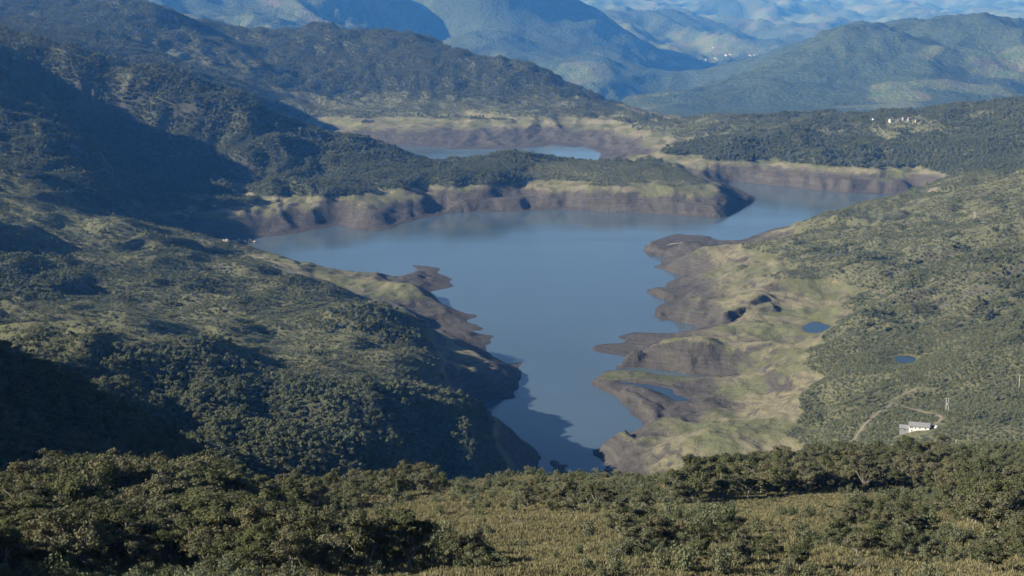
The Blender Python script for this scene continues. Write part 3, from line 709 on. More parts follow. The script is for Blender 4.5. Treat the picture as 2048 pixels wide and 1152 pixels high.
# ------------------------------------------------------------------ foliage
def foliage_material(name, tones, inst=True):
    m = bpy.data.materials.new(name); m.use_nodes = True; nt = m.node_tree
    for n in list(nt.nodes): nt.nodes.remove(n)
    N = NT(nt); out = N.node('ShaderNodeOutputMaterial')
    oi = N.node('ShaderNodeObjectInfo')
    c = N.ramp(oi.outputs['Random'], [(i / max(1, len(tones) - 1), t) for i, t in enumerate(tones)])
    leaf = N.attr('leaf').outputs['Fac']
    c = N.mix(leaf, c, N.mix(0.55, c, (0.16, 0.165, 0.085)))
    big = N.noise(0.011, 3, 0.5, N.pos())
    c = N.mix(N.math('MULTIPLY', big, 0.35), c, (0.085, 0.088, 0.048))
    d = N.node('ShaderNodeBsdfDiffuse'); tr = N.node('ShaderNodeBsdfTranslucent')
    N.link(c, d.inputs['Color']); N.link(c, tr.inputs['Color'])
    mx = N.node('ShaderNodeMixShader'); mx.inputs[0].default_value = 0.22
    N.link(d.outputs[0], mx.inputs[1]); N.link(tr.outputs[0], mx.inputs[2]); N.link(mx.outputs[0], out.inputs['Surface'])
    return m
def bark_material():
    m, nt, b, out = new_mat('bark'); N = NT(nt)
    N.link(N.ramp(N.noise(3.0, 4, 0.6, N.pos()), [(0.3, (0.075, 0.065, 0.052)), (0.7, (0.20, 0.185, 0.16))]), b.inputs['Base Color'])
    b.inputs['Roughness'].default_value = 0.9
    return m
F_TREE = foliage_material('tree_foliage', [(0.039, 0.048, 0.025), (0.067, 0.078, 0.037), (0.101, 0.110, 0.048), (0.090, 0.090, 0.057), (0.144, 0.140, 0.090), (0.132, 0.115, 0.069)])
F_WOOD = foliage_material('forest_foliage', [(0.076, 0.093, 0.052), (0.097, 0.117, 0.065), (0.118, 0.136, 0.076), (0.141, 0.153, 0.093)])
F_SHRUB = foliage_material('shrub_foliage', [(0.076, 0.095, 0.052), (0.109, 0.129, 0.071), (0.144, 0.159, 0.097), (0.173, 0.182, 0.121)])
F_GRASS = foliage_material('grass_blades', [(0.19, 0.165, 0.085), (0.25, 0.215, 0.12), (0.16, 0.155, 0.075), (0.29, 0.245, 0.15)])
BARK = bark_material()

def leaf_mesh(name, C, size, mat, r, up=0.0, aspect=1.6, outward=None, flat=0.0):
    """one quad per leaf clump, centred on C, turned at random; 'leaf' keeps a random value per face"""
    n = len(C)
    a = r.normal(size=(n, 3))
    if outward is not None: a = a * 0.6 + outward * 1.1
    a[:, 2] += flat
    a /= np.linalg.norm(a, axis=1)[:, None]                      # leaf normal
    t = r.normal(size=(n, 3)); t[:, 2] += up * 3
    t -= a * (t * a).sum(1)[:, None]; t /= np.linalg.norm(t, axis=1)[:, None]
    b = np.cross(a, t)
    s = (size * r.uniform(0.6, 1.35, n))[:, None]
    t = t * s * aspect * 0.5; b = b * s * 0.5
    V = np.stack([C - t, C + b * 0.9, C + t, C - b * 0.9], 1).reshape(-1, 3).astype(np.float32)
    me = bpy.data.meshes.new(name)
    me.vertices.add(n * 4); me.vertices.foreach_set('co', V.ravel())
    me.loops.add(n * 4); me.loops.foreach_set('vertex_index', np.arange(n * 4, dtype=np.int32))
    me.polygons.add(n); me.polygons.foreach_set('loop_start', np.arange(0, n * 4, 4, dtype=np.int32))
    me.update(calc_edges=True)
    at = me.attributes.new('leaf', 'FLOAT', 'FACE'); at.data.foreach_set('value', (r.random(n) ** 1.5).astype(np.float32))
    me.materials.append(mat)
    return me
def blob_points(r, blobs, n, shell=0.35):
    """points spread through a set of ellipsoid clumps (cx,cy,cz,rx,ry,rz), denser towards their skins"""
    blobs = np.array(blobs); w = (blobs[:, 3] * blobs[:, 4] * blobs[:, 5]) ** 0.67; k = r.choice(len(blobs), n, p=w / w.sum())
    d = r.normal(size=(n, 3)); d /= np.linalg.norm(d, axis=1)[:, None]
    rad = (shell + (1 - shell) * r.random(n) ** 0.7) * (1 + 0.35 * np.maximum(0, r.normal(size=n)) ** 2 * 0.5)
    return blobs[k, :3] + d * blobs[k, 3:] * rad[:, None], d
def tube(V, F, p, q, r0, r1, n=6):
    p = np.array(p, float); q = np.array(q, float); d = q - p; d /= np.linalg.norm(d)
    a = np.cross(d, (0.3, 0.9, 0.1)); a /= np.linalg.norm(a); b = np.cross(d, a); o = len(V)
    for c, rr in ((p, r0), (q, r1)):
        for i in range(n):
            t = 2 * math.pi * i / n; V.append(tuple(c + (a * math.cos(t) + b * math.sin(t)) * rr))
    for i in range(n): F.append((o + i, o + (i + 1) % n, o + n + (i + 1) % n, o + n + i))
    F.append(tuple(o + n + i for i in range(n)))
def tree_shape(seed, style):
    """limbs and leaf clumps of one small montane tree, crown about 1 unit per metre, height ~6"""
    r = np.random.default_rng(seed); V, F = [], []; blobs = []
    H = r.uniform(5.0, 6.8); n = r.integers(8, 13)
    lean = r.normal(0, 0.45, 2); fork = H * r.uniform(0.12, 0.34)
    base = np.array([0, 0, -0.5]); f = np.array([lean[0] * 0.4, lean[1] * 0.4, fork])
    tube(V, F, base, f, 0.17, 0.13, 7)
    for i in range(n):
        a = 2 * math.pi * (i + r.uniform(-.5, .5)) / n; R_ = r.uniform(0.3, 2.7) if style != 'tall' else r.uniform(0.2, 1.5)
        h = H * (1.0 - 0.07 * R_ ** 1.4) * r.uniform(0.50, 1.0)
        e = f + np.array([math.cos(a) * R_ + lean[0], math.sin(a) * R_ + lean[1], max(0.5, h - fork)])
        m = f * 0.45 + e * 0.55 + r.normal(0, 0.25, 3)
        tube(V, F, f, m, 0.09, 0.055, 5); tube(V, F, m, e, 0.055, 0.02, 5)
        fl = 0.40 if style == 'flat' else 0.72
        for q_ in range(r.integers(2, 5)):
            s = r.uniform(0.32, 0.85); c_ = e + r.normal(0, 0.48, 3) * (1, 1, 0.6)
            blobs.append((*c_, s * r.uniform(.8, 1.3), s * r.uniform(.8, 1.3), s * fl))
            tube(V, F, m, c_, 0.03, 0.012, 4)
        if r.random() < 0.7:
            q = m + r.normal(0, 0.5, 3); s2 = r.uniform(0.35, 0.75); blobs.append((*q, s2, s2, s2 * fl))
    return r, V, F, blobs
def make_tree_meshes(seed, style, nleaf, size):
    r, V, F, blobs = tree_shape(seed, style)
    me = bpy.data.meshes.new('trunk'); me.from_pydata(V, [], F); me.update(); me.shade_smooth(); me.materials.append(BARK)
    C, d = blob_points(r, blobs, nleaf)
    return me, leaf_mesh('crown', C, size, F_TREE, r, 0.1, 1.5, d, 0.35 if style == 'flat' else 0.15)
def make_shrub_meshes(seed, style, nleaf, size):
    r = np.random.default_rng(seed); V, F = [], []; blobs = []
    n = r.integers(5, 9)
    for i in range(n):
        a = r.uniform(0, 6.28); R_ = r.uniform(0.1, 0.75); h = r.uniform(0.75, 1.5)
        if style == 'spiky': R_ *= 0.75; h *= 1.15
        e = np.array([math.cos(a) * R_, math.sin(a) * R_, h]); tube(V, F, (0.1 * math.cos(a), 0.1 * math.sin(a), -0.2), e * (0.9, 0.9, 0.85), 0.035, 0.012, 4)
        s = r.uniform(0.32, 0.55); blobs.append((*e, s, s, s * (1.15 if style == 'spiky' else 0.8)))
        blobs.append((e[0] * .8, e[1] * .8, h * 0.45, s * 1.05, s * 1.05, s * 0.9))
    me = bpy.data.meshes.new('stems'); me.from_pydata(V, [], F); me.update(); me.materials.append(BARK)
    C, d = blob_points(r, blobs, nleaf)
    C[:, 2] = np.abs(C[:, 2])
    return me, leaf_mesh('foliage', C, size, F_SHRUB, r, 0.7 if style == 'spiky' else 0.15, 2.2 if style == 'spiky' else 1.5, None if style == 'spiky' else d, 0.0)
def far_tree_mesh(seed, style='round'):
    r = np.random.default_rng(seed); blobs = []
    n = r.integers(5, 8)
    for i in range(n):
        a = r.uniform(0, 6.28); R_ = r.uniform(0.4, 2.1); s = r.uniform(0.9, 1.5)
        blobs.append((math.cos(a) * R_, math.sin(a) * R_, r.uniform(2.2, 5.0) - 0.25 * R_, s, s, s * 0.85))
    C, d = blob_points(r, blobs, 190, 0.5)
    return leaf_mesh('far_crown', C, 0.78, F_WOOD, r, 0.1, 1.3, d, 0.1)
def far_shrub_mesh(seed):
    r = np.random.default_rng(seed); blobs = []
    for i in range(r.integers(3, 6)):
        a = r.uniform(0, 6.28); R_ = r.uniform(0.1, 0.8); s = r.uniform(0.45, 0.75)
        blobs.append((math.cos(a) * R_, math.sin(a) * R_, r.uniform(0.5, 1.3), s, s, s * 0.9))
    C, d = blob_points(r, blobs, 92, 0.6); C[:, 2] = np.abs(C[:, 2])
    return leaf_mesh('far_bush', C, 0.36, F_SHRUB, r, 0.2, 1.4, d, 0.1)
def tuft_mesh(seed):
    r = np.random.default_rng(seed); n = 46
    a = r.uniform(0, 6.28, n); R_ = 0.42 * np.sqrt(r.random(n))
    C = np.c_[np.cos(a) * R_, np.sin(a) * R_, r.uniform(0.12, 0.30, n)]
    return leaf_mesh('tuft', C, 0.10, F_GRASS, r, 2.5, 5.0, None)

def proto_set(name, meshes_list):
    """a collection kept out of the scene; each member is one mesh used for instancing"""
    c = bpy.data.collections.new(name)
    for i, me in enumerate(meshes_list):
        o = bpy.data.objects.new('%s_%02d' % (name, i), me); c.objects.link(o)
    return c
def join_meshes(name, parts):
    """trunk + crown as one mesh for the mass planting"""
    vs, ls, st, mi, lf, mats = [], [], [], [], [], []
    off = 0; lo = 0
    for me in parts:
        nv = len(me.vertices); co = np.zeros(nv * 3, np.float32); me.vertices.foreach_get('co', co); vs.append(co)
        nl = len(me.loops); li = np.zeros(nl, np.int32); me.loops.foreach_get('vertex_index', li); ls.append(li + off)
        np_ = len(me.polygons); s = np.zeros(np_, np.int32); me.polygons.foreach_get('loop_start', s); st.append(s + lo)
        mi.append(np.full(np_, len(mats), np.int32)); mats.append(me.materials[0])
        a = np.zeros(np_, np.float32)
        if 'leaf' in me.attributes: me.attributes['leaf'].data.foreach_get('value', a)
        lf.append(a); off += nv; lo += nl
    m = bpy.data.meshes.new(name)
    vs = np.concatenate(vs); ls = np.concatenate(ls); st = np.concatenate(st)
    m.vertices.add(len(vs) // 3); m.vertices.foreach_set('co', vs)
    m.loops.add(len(ls)); m.loops.foreach_set('vertex_index', ls)
    m.polygons.add(len(st)); m.polygons.foreach_set('loop_start', st)
    m.update(calc_edges=True)
    for q in mats: m.materials.append(q)
    m.polygons.foreach_set('material_index', np.concatenate(mi))
    at = m.attributes.new('leaf', 'FLOAT', 'FACE'); at.data.foreach_set('value', np.concatenate(lf))
    return m

def scatter(name, label, cat, pts, scl, rotz, idx, coll):
    """mass planting: one object, one instance per point"""
    me = bpy.data.meshes.new(name)
    n = len(pts); me.vertices.add(n); me.vertices.foreach_set('co', np.asarray(pts, np.float32).ravel())
    for k, dt, arr in (('scl', 'FLOAT_VECTOR', scl), ('rot', 'FLOAT_VECTOR', np.c_[np.zeros(n), np.zeros(n), rotz]), ('idx', 'INT', idx)):
        at = me.attributes.new(k, dt, 'POINT')
        at.data.foreach_set('vector' if dt == 'FLOAT_VECTOR' else 'value', np.asarray(arr, np.float32 if dt != 'INT' else np.int32).ravel())
    me.update()
    o = bpy.data.objects.new(name, me); COL.objects.link(o)
    ng = bpy.data.node_groups.new(name + '_planting', 'GeometryNodeTree')
    ng.interface.new_socket('Geometry', in_out='INPUT', socket_type='NodeSocketGeometry')
    ng.interface.new_socket('Geometry', in_out='OUTPUT', socket_type='NodeSocketGeometry')
    gi = ng.nodes.new('NodeGroupInput'); go = ng.nodes.new('NodeGroupOutput')
    ci = ng.nodes.new('GeometryNodeCollectionInfo'); ci.inputs['Collection'].default_value = coll
    ci.inputs['Separate Children'].default_value = True; ci.inputs['Reset Children'].default_value = True
    ip = ng.nodes.new('GeometryNodeInstanceOnPoints'); ip.inputs['Pick Instance'].default_value = True
    def na(nm, dt):
        q = ng.nodes.new('GeometryNodeInputNamedAttribute'); q.data_type = dt; q.inputs['Name'].default_value = nm
        return q.outputs['Attribute']
    ng.links.new(gi.outputs[0], ip.inputs['Points']); ng.links.new(ci.outputs[0], ip.inputs['Instance'])
    ng.links.new(na('idx', 'INT'), ip.inputs['Instance Index'])
    ng.links.new(na('rot', 'FLOAT_VECTOR'), ip.inputs['Rotation']); ng.links.new(na('scl', 'FLOAT_VECTOR'), ip.inputs['Scale'])
    ng.links.new(ip.outputs[0], go.inputs[0])
    md = o.modifiers.new('planting', 'NODES'); md.node_group = ng
    return tag(o, label, cat, kind='stuff')

def project(x, y, z):
    dz = z - CAM_H
    f = y * CP - dz * SP; d_ = -(dz * CP + y * SP)
    return 1024 + FPX * x / f, 576 + FPX * d_ / f
def in_poly(u, v, P): return poly_sdf(u, v, P) < 0

NEAR_TREES = [make_tree_meshes(100 + i, ('flat', 'round', 'flat', 'round', 'tall', 'flat', 'round', 'tall')[i], 6500, 0.175) for i in range(8)]
NEAR_SHRUBS = [make_shrub_meshes(200 + i, ('round', 'spiky', 'round', 'spiky', 'round', 'spiky', 'round', 'round')[i], 620, 0.125) for i in range(8)]
C_NTREE = proto_set('near_tree', [join_meshes('near_tree', p) for p in NEAR_TREES])
C_NSHRUB = proto_set('near_shrub', [join_meshes('near_shrub', p) for p in NEAR_SHRUBS])
C_FTREE = proto_set('far_tree', [far_tree_mesh(300 + i) for i in range(6)])
C_FSHRUB = proto_set('far_shrub', [far_shrub_mesh(400 + i) for i in range(6)])
C_TUFT = proto_set('tuft', [tuft_mesh(500 + i) for i in range(5)])

def jitter_grid(x0, x1, y0, y1, s):
    gx, gy = np.meshgrid(np.arange(x0, x1, s), np.arange(y0, y1, s))
    return (gx + rng.uniform(0, s, gx.shape)).ravel(), (gy + rng.uniform(0, s, gy.shape)).ravel()
def fan(x, y, k=0.375, m=25): return np.abs(x) < k * (y + 60) + m

t = time.time()
def plant(y0, y1, s_tree, s_shrub, tag_name):
    res = {}
    for kind, s in (('tree', s_tree), ('shrub', s_shrub)):
        w = 0.375 * (y1 + 60) + 25
        x, y = jitter_grid(-w, w, y0, y1, s)
        k = fan(x, y); x, y = x[k], y[k]
        z = HG(x, y); dl = lake_d(x, y); sl = SG(x, y)
        n = fbm(x, y, 70, 3, 151); n2 = fbm(x, y, 18, 2, 155)
        land = (z > HW + 0.9 * n2) | (dl > 900) | (y < 650)
        fo = np.clip(FOREST(x, y) + 0.22 * n + 0.15 * n2, 0, 1)
        op = np.clip(OPEN_F(x, y) + 0.45 * n, 0, 1) if y0 > 420 else 0 * x
        pond = np.ones(x.shape, bool)
        for P in (POND1, POND2, POND3):
            c = P.mean(0); m = np.hypot(x - c[0], y - c[1]) < 80
            if m.any(): pond[m] &= poly_sdf(x[m], y[m], P) > 4
        ok = land & pond & (sl < 1.3) & CLEAR(x, y)
        fo = np.clip(fo + 0.5 * sstep(0.30, 0.5, ridged(x, y, 160, 3, 157) * 0.9) * (0.3 + fo) * (op < 0.6), 0, 1)
        if kind == 'tree': p = sstep(0.32, 0.66, fo)
        else: p = (1 - 0.6 * sstep(0.3, 0.6, fo)) * (1 - 0.72 * sstep(0.4, 0.85, op))
        k = ok & (rng.random(len(x)) < p)
        res[kind] = (x[k], y[k], z[k], fo[k])
    return res
# ground kept clear: tracks, house plot
TRACKS_PX = []
def CLEAR(x, y):
    ok = np.ones(x.shape, bool)
    if y.max() < 700: return ok
    for P, w in TRACKS:
        for a, b in zip(P[:-1], P[1:]):
            e = b[:2] - a[:2]; L = (e * e).sum() + 1e-9
            tt = np.clip(((x - a[0]) * e[0] + (y - a[1]) * e[1]) / L, 0, 1)
            ok &= np.hypot(x - a[0] - tt * e[0], y - a[1] - tt * e[1]) > w
    for cx, cy, rr in PLOTS: ok &= np.hypot(x - cx, y - cy) > rr
    return ok
def trace(px): return np.array([p for p in (raycast(u, v) for u, v in px) if p])
TRACKS = [(trace([(1708,880),(1716,868),(1728,850),(1745,836),(1760,824),(1778,812),(1788,803),(1800,792),(1812,786),(1830,778)]), 2.6),
          (trace([(1790,806),(1800,812),(1815,817),(1840,822),(1860,826),(1876,830),(1886,836),(1882,842),(1872,848),(1862,853)]), 2.4),
          (trace([(1856,383),(1864,381),(1874,378)]), 4.0), (trace([(1912,417),(1930,425),(1950,436),(1968,446)]), 2.5)]
HOUSE_P = raycast(1838, 861)
PLOTS = [(HOUSE_P[0], HOUSE_P[1] + 1, 11.0), (HOUSE_P[0] - 9, HOUSE_P[1] + 3, 7.0), (HOUSE_P[0] + 11, HOUSE_P[1], 5.0), (HOUSE_P[0], HOUSE_P[1] - 5, 8.0)]
def emit(name, label, cat, parts, coll, nproto, lo, hi, flat=(0.85, 1.2)):
    x = np.concatenate([p[0] for p in parts]); y = np.concatenate([p[1] for p in parts]); z = np.concatenate([p[2] for p in parts]); n = len(x)
    s = rng.uniform(lo, hi, n) * (1 + 0.25 * np.clip(fbm(x, y, 40, 2, 161), -1, 1)); sz = s * rng.uniform(*flat, n)
    print(name, n)
    return scatter(name, label, cat, np.c_[x, y, z - 0.15 * s], np.c_[s, s, sz], rng.uniform(0, 6.28, n), rng.integers(0, nproto, n), coll)
bands = [plant(430, 1500, 3.5, 2.3, 'a'), plant(1500, 2500, 4.0, 2.9, 'b'), plant(2500, 3480, 5.2, 4.2, 'c'), plant(3480, 4700, 6.4, 5.6, 'd')]
emit('bank_forest', 'dark green montane forest covering the steep slopes round the reservoir', 'forest', [b['tree'] for b in bands[:2]], C_FTREE, 6, 0.5, 0.98)
emit('bank_scrub', 'low olive scrub covering the banks above the reservoir', 'scrub', [b['shrub'] for b in bands[:2]], C_FSHRUB, 6, 0.7, 1.6, (0.55, 0.9))
emit('hill_forest', 'bluish green forest on the rounded hills behind the far water', 'forest', [b['tree'] for b in bands[2:]], C_FTREE, 6, 0.75, 1.3)
emit('hill_scrub', 'pale scrub on the benches below the rounded hills', 'scrub', [b['shrub'] for b in bands[2:]], C_FSHRUB, 6, 1.3, 2.5, (0.5, 0.85))
print('planting %.1fs' % (time.time() - t))

# ------------------------------------------------------------------ the slope at the photographer's feet: single trees and shrubs
t = time.time()
TREE_REG = [  # pixel outline of the ground they stand on, spacing, height range
  ([(60,1040),(100,1008),(200,988),(330,985),(430,1005),(440,1040),(300,1050),(150,1055)], 4.4, (5.6, 8.4)),
  ([(10,1010),(140,985),(300,985),(425,1000),(440,1045),(560,1072),(680,1100),(800,1125),(860,1152),(-60,1152),(-60,1030)], 4.6, (3.2, 5.6)),
  ([(1325,990),(1400,968),(1560,948),(1700,930),(1830,920),(1900,928),(1985,962),(1960,1000),(1850,985),(1700,985),(1560,992),(1430,1005),(1340,1012)], 4.8, (3.0, 6.6)),
  ([(1915,1035),(1950,1012),(2010,1020),(2048,1045),(2030,1065),(1960,1068)], 3.8, (4.2, 5.6)),
  ([(470,1012),(560,985),(700,985),(760,975),(860,968),(880,990),(760,1010),(700,1030),(560,1035)], 7.5, (3.2, 5.0)),
  ([(800,972),(840,962),(850,976),(810,984)], 3.2, (4.6, 6.0)),
  ([(700,1080),(820,1075),(960,1100),(1010,1140),(960,1152),(800,1120)], 8.0, (2.2, 3.4)),
  ([(1230,1075),(1290,1060),(1330,1090),(1260,1110)], 5.0, (2.8, 4.0)),
  ([(1380,1085),(1500,1080),(1540,1125),(1640,1152),(1400,1152)], 7.5, (2.2, 3.4)),
  ([(1640,1060),(1760,1030),(1840,1050),(1830,1100),(1720,1120),(1660,1100)], 7.0, (2.4, 3.6)),
  ([(1950,1090),(2048,1080),(2060,1152),(1940,1152)], 6.5, (2.4, 3.6)),
  ([(1020,1000),(1180,1000),(1200,1030),(1060,1030)], 8.0, (2.8, 4.0)),
]
x, y = jitter_grid(-150, 160, 70, 430, 1.0)
k = fan(x, y, 0.37, 12); x, y = x[k], y[k]
o_ = rng.permutation(len(x)); x, y = x[o_], y[o_]
z = HG(x, y); u, v = project(x, y, z)
# thin the candidates for trees by spacing
trees = []                                     # x, y, z, height
occ = {}
for reg, sp, (h0, h1) in TREE_REG:
    m = np.nonzero(in_poly(u, v, np.array(reg, float)))[0]
    for i in m:
        c = (int(x[i] // 3), int(y[i] // 3)); okk = True
        for a in (-2, -1, 0, 1, 2):
            for b in (-2, -1, 0, 1, 2):
                for (qx, qy) in occ.get((c[0] + a, c[1] + b), ()):
                    if (qx - x[i]) ** 2 + (qy - y[i]) ** 2 < (sp * 0.72) ** 2: okk = False
        if okk:
            occ.setdefault(c, []).append((x[i], y[i])); trees.append((x[i], y[i], z[i], rng.uniform(h0, h1), u[i], v[i]))
trees = np.array(trees)
tt = np.linspace(0.25, 0.985, 60)[None]
los = CAM_H + (trees[:, 2] + trees[:, 3] * 0.95 - CAM_H)[:, None] * tt - HG(trees[:, :1] * tt, trees[:, 1:2] * tt)
trees = trees[(los.min(1) > 0)]
vis = (trees[:, 4] > -60) & (trees[:, 4] < 2108) & (trees[:, 5] < 1250)
trees = trees[np.argsort(-(trees[:, 3] / np.hypot(trees[:, 0], trees[:, 1])) * np.where(vis, 1, 0))]
N_IND = min(300, int(vis.sum()))
# shrubs: dense low growth, thinner where straw grass is open
TR = trees[:, :2]
x, y = jitter_grid(-150, 160, 70, 430, 1.55); k = fan(x, y, 0.37, 12); x, y = x[k], y[k]
g = FG_GRASS(x, y) + 0.28 * fbm(x, y, 16, 3, 171); z = HG(x, y); u, v = project(x, y, z)
p = 0.92 * (1 - 0.95 * sstep(0.24, 0.58, g)) * np.where((y > 330) & (x < -60), 0.25, 1)
k = rng.random(len(x)) < p; x, y, z, u, v, g = x[k], y[k], z[k], u[k], v[k], g[k]
dmin = np.full(len(x), 1e9)
for tx, ty in TR: np.minimum(dmin, (x - tx) ** 2 + (y - ty) ** 2, out=dmin)
k = dmin > 0.7; x, y, z, u, v, g = x[k], y[k], z[k], u[k], v[k], g[k]
hs = np.clip(rng.lognormal(0.0, 0.32, len(x)) * (0.60 + 0.30 * fbm(x, y, 14, 2, 175)), 0.25, 1.4)
size = hs / np.hypot(x, y) * ((u > -30) & (u < 2078) & (v < 1190))
od = np.argsort(-size); x, y, z, hs, u, v = x[od], y[od], z[od], hs[od], u[od], v[od]

def empty(name, loc, rz=0.0, scl=(1, 1, 1)):
    o = bpy.data.objects.new(name, None); COL.objects.link(o); o.location = loc; o.rotation_euler = (0, 0, rz); o.scale = scl
    o.empty_display_size = 0.3
    return o
def child(name, me, parent):
    o = bpy.data.objects.new(name, me); COL.objects.link(o); o.parent = parent
    return o
STYLE = ('flat', 'round', 'flat', 'round', 'tall', 'flat', 'round', 'tall')
def region_label(u_, v_, style, h):
    look = {'flat': 'flat-topped spreading', 'round': 'round leafy', 'tall': 'slim upright'}[style] + (' tall' if h > 6.0 else ' mid-sized' if h > 4.2 else ' low')
    if u_ < 1000 and v_ > 1085: w = 'tree deep in the shaded thicket at the foot of the straw slope'
    elif u_ < 460 and v_ > 1030: w = 'tree in the upper part of the shaded thicket'
    elif u_ < 460: w = 'tree of the dense canopy above the dark hollow'
    elif u_ > 1300 and v_ < 1015: w = 'tree in the belt along the crest below the white house'
    elif u_ > 1890: w = 'tree in the clump below the crest belt'
    elif u_ > 1200: w = 'tree among the scrub below the crest belt'
    elif v_ > 1040: w = 'tree beside the straw grass opening'
    else: w = 'tree on the grassy brow above the water'
    return look + ' ' + w, look + ' ' + w.replace('tree', 'trees', 1)
for i in range(N_IND):
    tx, ty, tz, th, tu, tv = trees[i]
    j = int(rng.integers(0, 8)) if tu > 480 else int(rng.choice([0, 2, 5, 1, 3]))
    s = th / 6.0; w = s * rng.uniform(0.95, 1.3)
    e = empty('tree', (tx, ty, tz - 0.1), rng.uniform(0, 6.28), (w, w, s))
    lab, grp = region_label(tu, tv, STYLE[j], th); tag(e, lab, 'tree', grp)
    child('trunk', NEAR_TREES[j][0], e); child('crown', NEAR_TREES[j][1], e)
NS = 300
for i in range(NS):
    j = int(rng.integers(0, 8)); s = hs[i]
    e = empty('shrub', (x[i], y[i], z[i] - 0.05), rng.uniform(0, 6.28), (s, s, s * rng.uniform(0.85, 1.2)))
    sp = j in (1, 3, 5)
    look = ('upright narrow-leaved' if sp else 'rounded olive') + (' large' if s > 1.1 else ' small' if s < 0.8 else '')
    w = ('at the edge of the shaded thicket' if u[i] < 700 else 'round the straw grass opening' if u[i] < 1150 else 'on the scrubby slope below the crest trees' if v[i] > 1060 else 'just under the crest trees') if True else ''
    tag(e, look + ' shrub ' + w, 'shrub', look + ' shrubs ' + w)
    child('stems', NEAR_SHRUBS[j][0], e); child('foliage', NEAR_SHRUBS[j][1], e)
r_ = slice(NS, None); n = len(x[r_]); s = hs[r_]
print('near trees', len(trees), 'individual', N_IND, 'near shrubs', len(x))
scatter('near_scrub', 'dense olive scrub between the single shrubs of the near slope', 'scrub', np.c_[x[r_], y[r_], z[r_] - 0.05], np.c_[s, s, s * rng.uniform(0.8, 1.2, n)], rng.uniform(0, 6.28, n), rng.integers(0, 8, n), C_NSHRUB)
# woods: the hidden and shaded side of the near ridge
rest = trees[N_IND:]
a, b = jitter_grid(-460, -20, 40, 620, 4.6)
left_lim = -0.36 * (b + 40) - 6
m = ((a < left_lim) & (a > left_lim - 150) & (b < 330)) | ((b >= 330) & (b < 620) & (a < -30 - 0.12 * (b - 330)) & (a > -0.42 * (b + 60) - 120))
a, b = a[m], b[m]; c = height(a, b)
print('visible near trees', len(trees))
if len(rest):
    n = len(rest); S_ = rest[:, 3] / 6.0
    scatter('crest_woods', 'small trees filling in between the single trees of the near slope', 'woods', np.c_[rest[:, 0], rest[:, 1], rest[:, 2] - 0.1], np.c_[S_ * 1.1, S_ * 1.1, S_], rng.uniform(0, 6.28, n), rng.integers(0, 8, n), C_NTREE)
X_ = a; Y_ = b; Z_ = c; S_ = rng.uniform(0.8, 1.35, len(a))
n = len(X_)
scatter('hollow_woods', 'dark shaded woods on the steep side of the hollow', 'woods', np.c_[X_, Y_, Z_ - 0.1], np.c_[S_ * 1.1, S_ * 1.1, S_], rng.uniform(0, 6.28, n), rng.integers(0, 8, n), C_NTREE)
# straw grass tufts
a, b = jitter_grid(-110, 130, 75, 330, 0.5); k = fan(a, b, 0.36, 5); a, b = a[k], b[k]
g = FG_GRASS(a, b) + 0.25 * fbm(a, b, 12, 3, 181)
k = rng.random(len(a)) < 0.45 + 0.5 * sstep(0.15, 0.6, g); a, b = a[k], b[k]; c = HG(a, b); n = len(a)
s = rng.uniform(0.4, 1.05, n)
print('tufts', n)
scatter('straw_grass', 'dry straw coloured grass in the openings of the near slope', 'grass', np.c_[a, b, c - 0.02], np.c_[s, s, s * rng.uniform(0.8, 1.5, n)], rng.uniform(0, 6.28, n), rng.integers(0, 5, n), C_TUFT)
print('foreground %.1fs' % (time.time() - t))

# ------------------------------------------------------------------ buildings, poles, tracks, stones
t = time.time()
def flat_mat(name, col, rough=0.8, var=0.15, scale=1.5, metal=0.0):
    m, nt, b, out = new_mat(name); N = NT(nt)
    n = N.noise(scale, 4, 0.6, N.pos())
    N.link(N.mix(n, tuple(c * (1 - var) for c in col), tuple(min(1, c * (1 + var)) for c in col)), b.inputs['Base Color'])
    b.inputs['Roughness'].default_value = rough; b.inputs['Metallic'].default_value = metal
    return m
M_WALL = flat_mat('white_plaster', (0.62, 0.62, 0.60), 0.85, 0.08)
M_WALLF = flat_mat('lime_wash', (0.42, 0.42, 0.40))
M_WALLG = flat_mat('grey_plaster', (0.20, 0.20, 0.20), 0.85, 0.12)
M_ROOF = flat_mat('grey_roof_sheet', (0.20, 0.20, 0.205), 0.7, 0.25, 0.9)
M_ROOFD = flat_mat('dark_roof_sheet', (0.07, 0.065, 0.065), 0.8, 0.2)
M_ROOFR = flat_mat('tile_roof', (0.20, 0.10, 0.07), 0.85, 0.2)
M_GLASS = flat_mat('window_glass', (0.02, 0.025, 0.03), 0.15, 0.1)
M_FRAME = flat_mat('window_frame', (0.30, 0.31, 0.32), 0.6)
M_DOOR = flat_mat('painted_door', (0.10, 0.12, 0.14), 0.6)
M_CONC = flat_mat('pole_concrete', (0.52, 0.52, 0.50), 0.8, 0.1)
M_STEEL = flat_mat('galvanised_steel', (0.40, 0.41, 0.42), 0.5, 0.1)
M_CAR = flat_mat('white_car_paint', (0.75, 0.75, 0.75), 0.25, 0.02)
M_TYRE = flat_mat('tyre_rubber', (0.02, 0.02, 0.02), 0.9)
M_STONE = flat_mat('pale_stone', (0.33, 0.30, 0.26), 0.9, 0.35, 2.0)
M_DIRT = flat_mat('dirt_track', (0.135, 0.115, 0.090), 0.95, 0.35, 0.5)
M_STALK = flat_mat('dry_stalk', (0.16, 0.13, 0.08), 0.9); M_TUFT = flat_mat('pale_seed_head', (0.48, 0.44, 0.30), 0.9)
